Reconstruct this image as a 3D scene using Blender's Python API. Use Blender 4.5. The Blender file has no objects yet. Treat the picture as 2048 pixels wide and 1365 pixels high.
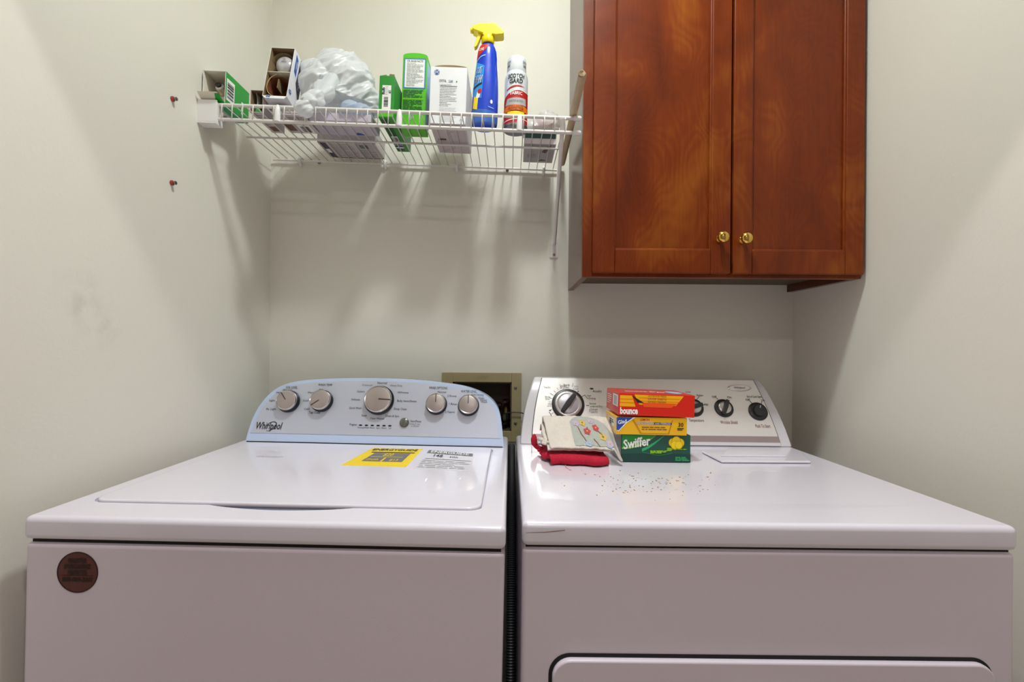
import bpy, bmesh, math, random
from mathutils import Vector, Matrix, noise, Euler
random.seed(7)
R = math.radians
scene = bpy.context.scene
COL = scene.collection

# ------------------------------------------------------------------ camera
F, CX, CY = 940.0, 1020.0, 695.0           # focal length and vanishing point in pixels of the 2048 x 1365 photograph
CAMZ = 1.176
ROLL = 0.008
cd = bpy.data.cameras.new('camera'); cam = bpy.data.objects.new('camera', cd); COL.objects.link(cam)
cd.sensor_fit = 'HORIZONTAL'; cd.sensor_width = 36.0; cd.lens = F / 2048 * 36
cd.shift_x = (1024 - CX) / 2048; cd.shift_y = (CY - 682.5) / 2048
cd.clip_start = 0.02; cd.clip_end = 30
CAMR = Matrix.Rotation(math.pi/2, 3, 'X') @ Matrix.Rotation(ROLL, 3, 'Z')
cam.matrix_world = Matrix.Translation((0, 0, CAMZ)) @ CAMR.to_4x4()
scene.camera = cam

# ------------------------------------------------------------------ world, lamps, exposure
w = bpy.data.worlds.new('world'); scene.world = w; w.use_nodes = True
w.node_tree.nodes['Background'].inputs[0].default_value = (0.9, 0.85, 0.85, 1)
w.node_tree.nodes['Background'].inputs[1].default_value = 0.15
def lamp(name, loc, watts, col, r, spread=180):     # small disc facing the floor: the ceiling downlights and the added fill
    l = bpy.data.lights.new(name, 'AREA'); l.shape = 'DISK'; l.size = 2*r; l.energy = watts; l.color = col; l.spread = math.radians(spread)
    o = bpy.data.objects.new(name, l); o.location = loc; COL.objects.link(o); return o
lamp('closet_ceiling_lamp', (0.10, 0.63, CAMZ + 1.54), 6.4, (0.945, 1.0, 0.985), 0.08, 152)
lamp('hall_ceiling_lamp', (0.05, -0.01, CAMZ + 1.48), 5.3, (1.0, 0.905, 0.93), 0.035)
lamp('added_hall_fill', (0.20, -1.40, CAMZ + 1.48), 4.6, (1.0, 0.91, 0.93), 0.09)  # added fill light behind the camera, not a known fixture
vs = scene.view_settings
vs.view_transform = 'Standard'; vs.look = 'None'; vs.gamma = 1; vs.use_curve_mapping = False; vs.exposure = 0.93

# ------------------------------------------------------------------ pixel -> place
def ray(px, py):
    return (CAMR @ Vector(((px - CX) / F, -(py - CY) / F, -1.0)))
def P(px, py, d):
    v = ray(px, py); return Vector((0, 0, CAMZ)) + v * (d / v.y)
def hit(M, px, py, p0, n):
    """where the pixel's ray meets a plane given in the frame M; result in that frame"""
    I = M.inverted(); o = I @ Vector((0, 0, CAMZ)); d = I.to_3x3() @ ray(px, py)
    n = Vector(n); t = (Vector(p0) - o).dot(n) / d.dot(n); return o + d * t

# ------------------------------------------------------------------ materials
def lin(c):
    if isinstance(c, str):
        c = c.lstrip('#'); c = tuple(int(c[i:i+2], 16) / 255 for i in (0, 2, 4))
        c = tuple(x / 12.92 if x <= 0.04045 else ((x + 0.055) / 1.055) ** 2.4 for x in c)
    return (*c[:3], 1)
MATS = {}
def mat(name, col, rough=0.5, metal=0.0, var=0.0, scale=20.0, bump=0.0, bscale=200.0, spec=0.5, coat=0.0, alpha=1.0, trans=0.0, sss=0.0):
    if name in MATS: return MATS[name]
    m = bpy.data.materials.new(name); m.use_nodes = True; MATS[name] = m
    nt = m.node_tree; b = nt.nodes['Principled BSDF']
    c = lin(col); b.inputs['Base Color'].default_value = c
    b.inputs['Roughness'].default_value = rough; b.inputs['Metallic'].default_value = metal
    b.inputs['Specular IOR Level'].default_value = spec; b.inputs['Coat Weight'].default_value = coat
    b.inputs['Alpha'].default_value = alpha; b.inputs['Transmission Weight'].default_value = trans
    b.inputs['Subsurface Weight'].default_value = sss
    if var or bump:
        tc = nt.nodes.new('ShaderNodeTexCoord')
    if var:
        nz = nt.nodes.new('ShaderNodeTexNoise'); nz.inputs['Scale'].default_value = scale; nz.inputs['Detail'].default_value = 5
        nt.links.new(tc.outputs['Object'], nz.inputs['Vector'])
        mx = nt.nodes.new('ShaderNodeMix'); mx.data_type = 'RGBA'
        mx.inputs[6].default_value = (*[x * (1 - var) for x in c[:3]], 1); mx.inputs[7].default_value = (*[min(1, x * (1 + var)) for x in c[:3]], 1)
        nt.links.new(nz.outputs['Fac'], mx.inputs[0]); nt.links.new(mx.outputs[2], b.inputs['Base Color'])
    if bump:
        nb = nt.nodes.new('ShaderNodeTexNoise'); nb.inputs['Scale'].default_value = bscale; nb.inputs['Detail'].default_value = 4
        nt.links.new(tc.outputs['Object'], nb.inputs['Vector'])
        bp = nt.nodes.new('ShaderNodeBump'); bp.inputs['Strength'].default_value = bump; bp.inputs['Distance'].default_value = 0.002
        nt.links.new(nb.outputs['Fac'], bp.inputs['Height']); nt.links.new(bp.outputs['Normal'], b.inputs['Normal'])
    return m

def wall_material(name, smudges=()):
    m = mat(name, '#e5e2d7', 0.62, var=0.025, scale=1.6, bump=0.12, bscale=160, spec=0.3)
    nt = m.node_tree; b = nt.nodes['Principled BSDF']; src = b.inputs['Base Color'].links[0].from_socket
    tc = [n for n in nt.nodes if n.type == 'TEX_COORD'][0]
    for (c, rad, st) in smudges:                      # old scuff marks on the paint
        vm = nt.nodes.new('ShaderNodeVectorMath'); vm.operation = 'DISTANCE'; vm.inputs[1].default_value = c
        nz = nt.nodes.new('ShaderNodeTexNoise'); nz.inputs['Scale'].default_value = 28; nz.inputs['Detail'].default_value = 6
        nt.links.new(tc.outputs['Object'], nz.inputs['Vector']); nt.links.new(tc.outputs['Object'], vm.inputs[0])
        mr = nt.nodes.new('ShaderNodeMapRange'); mr.inputs[1].default_value = 0; mr.inputs[2].default_value = rad; mr.inputs[3].default_value = 1; mr.inputs[4].default_value = 0
        nt.links.new(vm.outputs['Value'], mr.inputs[0])
        mr2 = nt.nodes.new('ShaderNodeMapRange'); mr2.inputs[1].default_value = 0.45; mr2.inputs[2].default_value = 0.75
        nt.links.new(nz.outputs['Fac'], mr2.inputs[0])
        mu = nt.nodes.new('ShaderNodeMath'); mu.operation = 'MULTIPLY'; nt.links.new(mr.outputs[0], mu.inputs[0]); nt.links.new(mr2.outputs[0], mu.inputs[1])
        mu2 = nt.nodes.new('ShaderNodeMath'); mu2.operation = 'MULTIPLY'; mu2.inputs[1].default_value = st; nt.links.new(mu.outputs[0], mu2.inputs[0])
        mx = nt.nodes.new('ShaderNodeMix'); mx.data_type = 'RGBA'; mx.inputs[7].default_value = lin('#8d867c')
        nt.links.new(mu2.outputs[0], mx.inputs[0]); nt.links.new(src, mx.inputs[6]); src = mx.outputs[2]
    nt.links.new(src, b.inputs['Base Color']); return m

def wood_material(name, dark, midc, light, rough=0.28):
    m = bpy.data.materials.new(name); m.use_nodes = True; MATS[name] = m
    nt = m.node_tree; b = nt.nodes['Principled BSDF']; b.inputs['Roughness'].default_value = rough; b.inputs['Specular IOR Level'].default_value = 0.25
    tc = nt.nodes.new('ShaderNodeTexCoord'); geo = tc.outputs['Object']
    mp = nt.nodes.new('ShaderNodeMapping'); mp.inputs['Scale'].default_value = (4.2, 4.2, 2.2); nt.links.new(geo, mp.inputs['Vector'])
    n1 = nt.nodes.new('ShaderNodeTexNoise'); n1.inputs['Scale'].default_value = 1.1; n1.inputs['Detail'].default_value = 4; n1.inputs['Distortion'].default_value = 0.8
    nt.links.new(mp.outputs[0], n1.inputs['Vector'])
    mp2 = nt.nodes.new('ShaderNodeMapping'); mp2.inputs['Scale'].default_value = (160, 160, 7); nt.links.new(geo, mp2.inputs['Vector'])
    n2 = nt.nodes.new('ShaderNodeTexNoise'); n2.inputs['Scale'].default_value = 1.0; n2.inputs['Detail'].default_value = 6; n2.inputs['Distortion'].default_value = 0.5
    nt.links.new(mp2.outputs[0], n2.inputs['Vector'])
    mp3 = nt.nodes.new('ShaderNodeMapping'); mp3.inputs['Scale'].default_value = (1.0, 1.0, 0.55); nt.links.new(geo, mp3.inputs['Vector'])
    wv = nt.nodes.new('ShaderNodeTexNoise'); wv.inputs['Scale'].default_value = 7; wv.inputs['Detail'].default_value = 1; wv.inputs['Distortion'].default_value = 0.4
    nt.links.new(mp3.outputs[0], wv.inputs['Vector'])
    rg = nt.nodes.new('ShaderNodeMath'); rg.operation = 'MULTIPLY'; rg.inputs[1].default_value = 130; nt.links.new(wv.outputs['Fac'], rg.inputs[0])
    sn = nt.nodes.new('ShaderNodeMath'); sn.operation = 'SINE'; nt.links.new(rg.outputs[0], sn.inputs[0])
    a1 = nt.nodes.new('ShaderNodeMath'); a1.operation = 'MULTIPLY_ADD'; a1.inputs[1].default_value = 0.17; nt.links.new(n2.outputs['Fac'], a1.inputs[0]); nt.links.new(n1.outputs['Fac'], a1.inputs[2])
    a2 = nt.nodes.new('ShaderNodeMath'); a2.operation = 'MULTIPLY_ADD'; a2.inputs[1].default_value = 0.022; nt.links.new(sn.outputs[0], a2.inputs[0]); nt.links.new(a1.outputs[0], a2.inputs[2])
    cr = nt.nodes.new('ShaderNodeValToRGB'); nt.links.new(a2.outputs[0], cr.inputs[0])
    e = cr.color_ramp.elements; e[0].position = 0.36; e[0].color = lin(dark); e[1].position = 0.86; e[1].color = lin(light)
    k = e.new(0.60); k.color = lin(midc)
    nt.links.new(cr.outputs[0], b.inputs['Base Color'])
    bp = nt.nodes.new('ShaderNodeBump'); bp.inputs['Strength'].default_value = 0.05; bp.inputs['Distance'].default_value = 0.001
    nt.links.new(n2.outputs['Fac'], bp.inputs['Height']); nt.links.new(bp.outputs[0], b.inputs['Normal'])
    return m

def brushed_material(name, col, rough):
    m = mat(name, col, rough, 0.45)
    nt = m.node_tree; b = nt.nodes['Principled BSDF']; tc = nt.nodes.new('ShaderNodeTexCoord')
    mp = nt.nodes.new('ShaderNodeMapping'); mp.inputs['Scale'].default_value = (4, 900, 900); nt.links.new(tc.outputs['Object'], mp.inputs['Vector'])
    nz = nt.nodes.new('ShaderNodeTexNoise'); nz.inputs['Scale'].default_value = 1; nt.links.new(mp.outputs[0], nz.inputs['Vector'])
    bp = nt.nodes.new('ShaderNodeBump'); bp.inputs['Strength'].default_value = 0.05; bp.inputs['Distance'].default_value = 0.001
    nt.links.new(nz.outputs['Fac'], bp.inputs['Height']); nt.links.new(bp.outputs[0], b.inputs['Normal']); return m

def plastic_film(name, col, transp=0.3, transl=0.4):
    m = bpy.data.materials.new(name); m.use_nodes = True; MATS[name] = m
    nt = m.node_tree; b = nt.nodes['Principled BSDF']; out = nt.nodes['Material Output']
    b.inputs['Base Color'].default_value = lin(col); b.inputs['Roughness'].default_value = 0.22
    tl = nt.nodes.new('ShaderNodeBsdfTranslucent'); tl.inputs[0].default_value = lin(col)
    tp = nt.nodes.new('ShaderNodeBsdfTransparent'); tp.inputs[0].default_value = (0.97, 0.98, 1, 1)
    m1 = nt.nodes.new('ShaderNodeMixShader'); m1.inputs[0].default_value = transl; nt.links.new(b.outputs[0], m1.inputs[1]); nt.links.new(tl.outputs[0], m1.inputs[2])
    m2 = nt.nodes.new('ShaderNodeMixShader'); m2.inputs[0].default_value = transp; nt.links.new(m1.outputs[0], m2.inputs[1]); nt.links.new(tp.outputs[0], m2.inputs[2])
    nt.links.new(m2.outputs[0], out.inputs[0]); return m

# ------------------------------------------------------------------ mesh builder
class MB:
    def __init__(s): s.v = []; s.f = []
    def add(s, vs, fs, M=None):
        k = len(s.v)
        s.v += [tuple(M @ Vector(v)) if M else tuple(v) for v in vs]; s.f += [tuple(i + k for i in f) for f in fs]; return s
    def box(s, x0, x1, y0, y1, z0, z1, M=None):
        return s.add([(x0,y0,z0),(x1,y0,z0),(x1,y1,z0),(x0,y1,z0),(x0,y0,z1),(x1,y0,z1),(x1,y1,z1),(x0,y1,z1)],
                     [(0,3,2,1),(4,5,6,7),(0,1,5,4),(1,2,6,5),(2,3,7,6),(3,0,4,7)], M)
    def prism(s, pts, z0, z1, M=None):
        n = len(pts)
        return s.add([(x,y,z0) for x,y in pts] + [(x,y,z1) for x,y in pts],
                     [tuple(range(n))[::-1], tuple(range(n, 2*n))] + [(i,(i+1)%n,n+(i+1)%n,n+i) for i in range(n)], M)
    def lathe(s, prof, n=32, M=None, cap=True, sx=1.0, sy=1.0):
        vs = []; fs = []; m = len(prof)
        for (r, z) in prof:
            for i in range(n):
                a = 2*math.pi*i/n; vs.append((r*math.cos(a)*sx, r*math.sin(a)*sy, z))
        for j in range(m-1):
            for i in range(n):
                fs.append((j*n+i, j*n+(i+1)%n, (j+1)*n+(i+1)%n, (j+1)*n+i))
        if cap: fs.append(tuple(range(n))[::-1]); fs.append(tuple((m-1)*n+i for i in range(n)))
        return s.add(vs, fs, M)
    def tube(s, pts, r, n=8, M=None, closed=False):
        pts = [Vector(p) for p in pts]; m = len(pts); vs = []; fs = []
        rs = r if isinstance(r, (list, tuple)) else [r]*m
        up = None
        for j, p in enumerate(pts):
            t = (pts[min(j+1, m-1)] - pts[max(j-1, 0)]) if not closed else (pts[(j+1) % m] - pts[j-1])
            t.normalize()
            if up is None: up = t.orthogonal().normalized()
            up = (up - t*up.dot(t)); up = up.normalized() if up.length > 1e-6 else t.orthogonal().normalized()
            w2 = t.cross(up)
            for i in range(n):
                a = 2*math.pi*i/n; vs.append(p + (up*math.cos(a) + w2*math.sin(a))*rs[j])
        for j in range(m-1 + (1 if closed else 0)):
            k = (j+1) % m
            for i in range(n): fs.append((j*n+i, j*n+(i+1)%n, k*n+(i+1)%n, k*n+i))
        if not closed: fs.append(tuple(range(n))[::-1]); fs.append(tuple((m-1)*n+i for i in range(n)))
        return s.add(vs, fs, M)
    def grid(s, fn, nu, nv):
        vs = [fn(i/nu, j/nv) for j in range(nv+1) for i in range(nu+1)]
        return s.add(vs, [(j*(nu+1)+i, j*(nu+1)+i+1, (j+1)*(nu+1)+i+1, (j+1)*(nu+1)+i) for j in range(nv) for i in range(nu)])
    def mesh(s, name):
        me = bpy.data.meshes.new(name); me.from_pydata([tuple(v) for v in s.v], [], s.f); me.update(); return me

def obj(name, mb, m, parent=None, smooth=None, bevel=0, seg=3, fixn=True):
    me = mb.mesh(name) if isinstance(mb, MB) else mb
    if fixn:
        bm = bmesh.new(); bm.from_mesh(me); bmesh.ops.recalc_face_normals(bm, faces=bm.faces); bm.to_mesh(me); bm.free()
    if isinstance(m, str): m = MATS[m]
    me.materials.clear(); me.materials.append(m)
    if smooth is not None:
        for p in me.polygons: p.use_smooth = True
        if smooth < 180: me.set_sharp_from_angle(angle=R(smooth))
    o = bpy.data.objects.new(name, me); COL.objects.link(o)
    if parent: o.parent = parent
    if bevel:
        b = o.modifiers.new('bevel', 'BEVEL'); b.width = bevel; b.segments = seg; b.limit_method = 'ANGLE'; b.angle_limit = R(40); b.harden_normals = False
        for p in me.polygons: p.use_smooth = True
        me.set_sharp_from_angle(angle=R(30)) if False else None
        wn = o.modifiers.new('weighted', 'WEIGHTED_NORMAL'); wn.keep_sharp = False
    return o
def tag(o, label, cat, group=None):
    o['label'] = label; o['category'] = cat
    if group: o['group'] = group
    return o
def struct(o): o['kind'] = 'structure'; return o
def thing(name, label, cat, loc=(0,0,0), rot=(0,0,0), group=None):
    o = bpy.data.objects.new(name, None); o.empty_display_size = 0.05; COL.objects.link(o)
    o.location = loc; o.rotation_euler = rot
    return tag(o, label, cat, group)
def MX(o): return Matrix.LocRotScale(o.location, o.rotation_euler, None)
def boolean(me, cutters):
    """difference of a mesh and a list of builders, evaluated once"""
    a = bpy.data.objects.new('tmp', me); COL.objects.link(a); tmp = [a]
    for c in cutters:
        cm = c.mesh('cut'); bm = bmesh.new(); bm.from_mesh(cm); bmesh.ops.recalc_face_normals(bm, faces=bm.faces); bm.to_mesh(cm); bm.free()
        b = bpy.data.objects.new('tmpc', cm); COL.objects.link(b); tmp.append(b)
        md = a.modifiers.new('b', 'BOOLEAN'); md.operation = 'DIFFERENCE'; md.solver = 'EXACT'; md.object = b
    dg = bpy.context.evaluated_depsgraph_get(); dg.update()
    r = bpy.data.meshes.new_from_object(a.evaluated_get(dg), depsgraph=dg)
    for t in tmp: bpy.data.objects.remove(t)
    return r
def round_box(x0, x1, y0, y1, z0, z1, r, seg=4):
    me = MB().box(x0, x1, y0, y1, z0, z1).mesh('round_box'); bm = bmesh.new(); bm.from_mesh(me)
    bmesh.ops.recalc_face_normals(bm, faces=bm.faces); bmesh.ops.bevel(bm, geom=bm.edges[:], offset=r, segments=seg, profile=.5, affect='EDGES'); bm.to_mesh(me); bm.free(); return me
def rrect(x0, x1, y0, y1, r, n=6):
    o = []
    for cx, cy, a0 in ((x1-r, y0+r, -90), (x1-r, y1-r, 0), (x0+r, y1-r, 90), (x0+r, y0+r, 180)):
        for i in range(n+1):
            a = R(a0 + 90*i/n); o.append((cx + r*math.cos(a), cy + r*math.sin(a)))
    return o
def ellipse(cx, cy, rx, ry, n=28, a0=0, a1=360):
    return [(cx + rx*math.cos(R(a0+(a1-a0)*i/n)), cy + ry*math.sin(R(a0+(a1-a0)*i/n))) for i in range(n + (0 if a1-a0 == 360 else 1))]

# ------------------------------------------------------------------ flat print: polygons and lettering on a face
_fonts = {}
def text_geo(body, size, align='CENTER', shear=0.0, width=None, bold=0.0):
    key = (body, size, align, shear, width, bold)
    if key in _fonts: return _fonts[key]
    c = bpy.data.curves.new('t', 'FONT'); c.body = body; c.size = size; c.align_x = 'LEFT'; c.align_y = 'CENTER'
    c.shear = shear; c.resolution_u = 2; c.offset = bold*size
    o = bpy.data.objects.new('t', c); COL.objects.link(o)
    dg = bpy.context.evaluated_depsgraph_get()
    me = bpy.data.meshes.new_from_object(o.evaluated_get(dg), depsgraph=dg)
    vs = [tuple(v.co) for v in me.vertices]; fs = [tuple(p.vertices) for p in me.polygons]
    bpy.data.objects.remove(o); bpy.data.curves.remove(c); bpy.data.meshes.remove(me)
    if vs:
        x0 = min(v[0] for v in vs); x1 = max(v[0] for v in vs); k = (width / (x1 - x0)) if width else 1
        off = {'CENTER': (x0+x1)/2, 'LEFT': x0, 'RIGHT': x1}[align]
        vs = [((v[0]-off)*k, v[1]) for v in vs]
    _fonts[key] = (vs, fs); return vs, fs
class Print:
    """flat print on the face whose frame is M (x right, y up, z out); one mesh for each colour"""
    def __init__(s, M, warp=None): s.M = M; s.by = {}; s.warp = warp
    def _put(s, m, pts, fs, lvl):
        b = s.by.setdefault(m, MB())
        if s.warp: b.add([s.warp(x, y, 0.00025*lvl) for x, y in pts], fs)
        else: b.add([(x, y, 0.00025*lvl) for x, y in pts], fs, s.M)
    def poly(s, m, pts, lvl=1): s._put(m, pts, [tuple(range(len(pts)))], lvl); return s
    def rect(s, m, x0, x1, y0, y1, lvl=1):
        if s.warp:
            n = 10; pts = [(x0+(x1-x0)*i/n, y) for y in (y0, y1) for i in range(n+1)]
            s._put(m, pts, [(i, i+1, n+2+i, n+1+i) for i in range(n)], lvl); return s
        return s.poly(m, [(x0,y0),(x1,y0),(x1,y1),(x0,y1)], lvl)
    def line(s, m, a, b, wd, lvl=2):
        a = Vector(a); b = Vector(b); t = (b-a).normalized(); n = Vector((-t.y, t.x))*wd/2
        return s.poly(m, [tuple(a-n), tuple(b-n), tuple(b+n), tuple(a+n)], lvl)
    def text(s, m, body, x, y, size, align='CENTER', rot=0, shear=0, width=None, bold=0.0, lvl=3):
        vs, fs = text_geo(body, round(size, 5), align, shear, round(width, 5) if width else None, bold)
        c, n = math.cos(rot), math.sin(rot)
        s._put(m, [(x + a*c - b*n, y + a*n + b*c) for a, b in vs], fs, lvl); return s
    def lines(s, m, x0, x1, y0, y1, n, wd, lvl=2, seed=1):
        rr = random.Random(seed)
        for i in range(n):                                   # small print, too fine to read
            y = y1 - (y1-y0)*(i+0.5)/n; x = x0
            end = x0 + (x1-x0)*(rr.uniform(0.45, 1) if rr.random() < .4 else rr.uniform(.9, 1))
            while x < end:
                l = min(rr.uniform(1.2, 5)*wd*2, end-x); s.poly(m, [(x,y-wd/2),(x+l,y-wd/2),(x+l,y+wd/2),(x,y+wd/2)], lvl); x += l + wd*0.9
        return s
    def bars(s, m, x0, x1, y0, y1, n=18, lvl=2, seed=3, horizontal=False):
        rr = random.Random(seed); ws = [rr.choice((1,1,2,3)) for _ in range(2*n)]; k = (x1-x0 if not horizontal else y1-y0)/sum(ws); q = 0
        for i, w_ in enumerate(ws):
            if i % 2 == 0:
                if horizontal: s.rect(m, x0, x1, y0+q*k, y0+(q+w_)*k, lvl)
                else: s.rect(m, x0+q*k, x0+(q+w_)*k, y0, y1, lvl)
            q += w_
        return s
    def done(s, parent, name='print'):
        for m, b in s.by.items():
            nm = {'p_white': 'white_print', 'p_black': 'black_print', 'p_grey': 'grey_print', 'p_red': 'red_print', 'p_blue': 'blue_print', 'p_yellow': 'yellow_print',
                  'p_green': 'green_print', 'p_orange': 'orange_print'}.get(m, name)
            obj(nm, b, m, parent, fixn=False)['kind'] = 'stuff'
def face(w, d, h, which):
    o, u, v = {'front': ((-w/2,-d/2,0),(1,0,0),(0,0,1)), 'right': ((w/2,-d/2,0),(0,1,0),(0,0,1)), 'left': ((-w/2,d/2,0),(0,-1,0),(0,0,1)),
               'top': ((-w/2,-d/2,h),(1,0,0),(0,1,0)), 'bottom': ((-w/2,d/2,0),(1,0,0),(0,-1,0))}[which]
    u = Vector(u); v = Vector(v); n = u.cross(v)
    return Matrix((( u.x, v.x, n.x, o[0]), (u.y, v.y, n.y, o[1]), (u.z, v.z, n.z, o[2]), (0,0,0,1)))

for n_, c_ in dict(p_white='#f2f2f0', p_black='#16161a', p_grey='#6f6f74', p_red='#c01818', p_blue='#1f4fa8', p_yellow='#f4d409', p_green='#1f8f2c', p_orange='#ee7a12',
                   p_lime='#9ad21c', p_darkgreen='#155c2a', p_lightgrey='#b5b3b6', p_teal='#0b3f38', p_paleblue='#9cc4e8', p_lav='#c9c3d0', p_navy='#23326e', p_purple='#4b4358',
                   p_mint='#2fae6a', p_brown='#6b4a3a', p_maroon='#7a2a2a').items():
    mat(n_, c_, 0.5)

# ================================================================== THE SETTING
BACK, LEFT, RIGHT, FRONT, CEIL = 1.45, -0.742, 0.872, 0.45, 2.74
wm = wall_material('wall_paint')
smud = P(165, 600, 0.80); t_ = (-0.742) / ray(165, 600).x
smud = Vector((0, 0, CAMZ)) + ray(165, 600) * t_
wml = wall_material('wall_paint_scuffed', [(tuple(smud), 0.07, 0.30), (tuple(smud + Vector((0, .05, -.05))), 0.05, 0.25)])
mat('ceiling_paint', '#e6e3da', 0.8); mat('floor_tile', '#cfc4b4', 0.4, var=0.1, scale=6)
bx = P(963, 800, BACK)
HX0, HX1, HZ0, HZ1 = -0.175, 0.006, 0.918, 1.068            # opening for the outlet box
b = MB(); xs = [LEFT-.1, HX0, HX1, RIGHT+.1]; zs = [0, HZ0, HZ1, CEIL]
for i in range(3):
    for j in range(3):
        if (i, j) != (1, 1): b.add([(xs[i],BACK,zs[j]),(xs[i+1],BACK,zs[j]),(xs[i+1],BACK,zs[j+1]),(xs[i],BACK,zs[j+1])], [(0,1,2,3)])
o = obj('wall_back', b, wm, fixn=False)
sd = o.modifiers.new('s', 'SOLIDIFY'); sd.thickness = 0.12; sd.offset = -1; struct(o)
struct(obj('wall_left', MB().box(LEFT-.12, LEFT, FRONT, BACK, 0, CEIL), wml))
struct(obj('wall_right', MB().box(RIGHT, RIGHT+.12, FRONT, BACK, 0, CEIL), wm))
struct(obj('floor', MB().box(-2.2, 2.2, -2.2, BACK+.12, -0.1, 0), 'floor_tile'))
struct(obj('ceiling', MB().box(-2.2, 2.2, -2.2, BACK+.12, CEIL, CEIL+.1), 'ceiling_paint'))
fw = MB().box(-2.2, LEFT+.03, FRONT, FRONT+.1, 0, CEIL).box(RIGHT-.03, 2.2, FRONT, FRONT+.1, 0, CEIL).box(LEFT+.03, RIGHT-.03, FRONT, FRONT+.1, CAMZ+.854, CEIL)
struct(obj('wall_front', fw, wm))
struct(obj('wall_hall_left', MB().box(-2.3, -2.2, -2.2, FRONT+.1, 0, CEIL), wm))
struct(obj('wall_hall_right', MB().box(2.2, 2.3, -2.2, FRONT+.1, 0, CEIL), wm))
struct(obj('wall_hall_back', MB().box(-2.3, 2.3, -2.3, -2.2, 0, CEIL), wm))

# ================================================================== WASHER
mat('enamel_white', '#e5e2ed', 0.2, coat=0.4, var=0.012, scale=3)
mat('enamel_front_shaded', '#dfd6e1', 0.32, var=0.02, scale=3, bump=0.05, bscale=420)  # same paint as the tops, with the fronts' shade mixed into the colour
mat('film_blue', '#c3d4f2', 0.25, var=0.03, scale=9)
mat('gap_black', '#0b0a0c', 0.7)
mat('black_plastic', '#121216', 0.35)
mat('chrome', '#d8d4d2', 0.18, 1.0)
mat('knob_cap', '#b7aca9', 0.38, 0.6)
brushed_material('washer_panel', '#cdd2e2', 0.42)
mat('dark_mark', '#3c3836', 0.4)
mat('foot_rubber', '#1d1d1f', 0.8)
WW, WF, WB, WZ = 0.6985, 0.683, 1.375, 0.9145
washer = thing('washing_machine', 'white top-load washing machine with domed pale blue control console and yellow energy sticker', 'washing machine',
               (-0.3668, (WF+WB)/2, 0.006), (0, 0.0145, 0))
Mw = MX(washer); yf, yb = WF-(WF+WB)/2, WB-(WF+WB)/2; hw = WW/2
obj('cabinet_body', MB().box(-hw, hw, yf, yb, 0.025, WZ-.0395), 'enamel_front_shaded', washer, bevel=0.007)
obj('seam', MB().box(-hw+.006, hw-.006, yf+.006, yb, WZ-.041, WZ-.034), 'gap_black', washer)
top = round_box(-hw-.001, hw+.001, yf-.003, yb, WZ-.0345, WZ, .0085)
LX0, LX1, LY0, LY1 = -hw+.036, hw-.040, yf+.066, yf+.520
def rr3(x0, x1, y0, y1, r, z0, z1): return MB().prism(rrect(x0, x1, y0, y1, r), z0, z1)
xa = hit(Mw, 395, 1018, (0,0,WZ), (0,0,1)).x; xb = hit(Mw, 705, 1030, (0,0,WZ), (0,0,1)).x
scoop = []
for i in range(25):
    t = i/24; s_ = math.sin(math.pi*t)**0.7; scoop.append((xa+(xb-xa)*t, LY0 - .021*s_))
scoop = scoop + [(xb, LY0+.03), (xa, LY0+.03)]
cut = boolean(top, [rr3(LX0-.004, LX1+.004, LY0-.004, LY1+.004, .026, WZ-.006, WZ+.05), MB().prism(scoop, WZ-.024, WZ+.05)])
tp = obj('top_panel', cut, 'enamel_white', washer, smooth=32, fixn=False)
obj('handle_recess_shade', MB().prism([(x, y) for x, y in scoop], WZ-.0238, WZ-.0228), 'gap_black', washer)  # black sheet on the scoop floor, painting the shade inside it
wn_ = tp.modifiers.new('weighted', 'WEIGHTED_NORMAL'); wn_.keep_sharp = True
lid = obj('lid', rr3(LX0, LX1, LY0, LY1, .022, WZ-.0055, WZ+.0035), 'enamel_white', washer, bevel=0.0035)
obj('lid_lip', MB().prism([(x, y) for x, y in rrect(xa+.004, xb-.004, LY0+.001, LY0+.02, .004)], WZ-.016, WZ-.0055), 'film_blue', lid)
for sx in (-1, 1):
    for sy in (0, 1):
        obj('foot', MB().lathe([(.018, sx*(hw-.05)*.0145 + sx*.0003 - .0060 + .0008),(.018,.012),(.008,.014),(.008,.03)], 16, Matrix.Translation((sx*(hw-.05), yf+.06 if sy == 0 else yb-.06, 0))), 'foot_rubber', washer)
# console: outline read on its leaning face
FP0 = Vector((0, hit(Mw, 757, 890, (0,0,WZ), (0,0,1)).y, WZ)); lean = math.atan2(.06, .171)
cn = Vector((0, -math.cos(lean), math.sin(lean))); cu = Vector((1,0,0)); cv = Vector((0, math.sin(lean), math.cos(lean)))
Mface = Matrix(((1, cv.x, cn.x, FP0.x), (0, cv.y, cn.y, FP0.y), (0, cv.z, cn.z, FP0.z), (0,0,0,1)))
def wuv(px, py, off=0.0):
    p = hit(Mw, px, py, FP0 + cn*off, cn) - FP0; return (p.x, p.dot(cv))
sil = [(1008,897),(1006.5,880),(1003,845.5),(998,821.7),(986,803),(968,788.8),(941.4,777),(915,770.3),(883,765.8),(849,761.8),(805,758.5),(746,756.8),(690,757),(651,758.2),(612,760.8),(585.5,765),(559,774),(538,789),(519.5,811),(506,835),(496,864),(490.5,884)]
def cr2(pts, n):
    o_ = []
    for i in range(len(pts)-1):
        p0, p1, p2, p3 = [Vector(pts[max(0, min(len(pts)-1, i+d))]) for d in (-1, 0, 1, 2)]
        for j in range(n):
            t = j/n; o_.append(tuple(.5*((2*p1)+(p2-p0)*t+(2*p0-5*p1+4*p2-p3)*t*t+(3*p1-p0-3*p2+p3)*t**3)))
    return o_ + [tuple(pts[-1])]
outl = [wuv(*p) for p in cr2(sil, 4)]; outl = [(x, max(v, 0.0005)) for x, v in outl]
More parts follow.
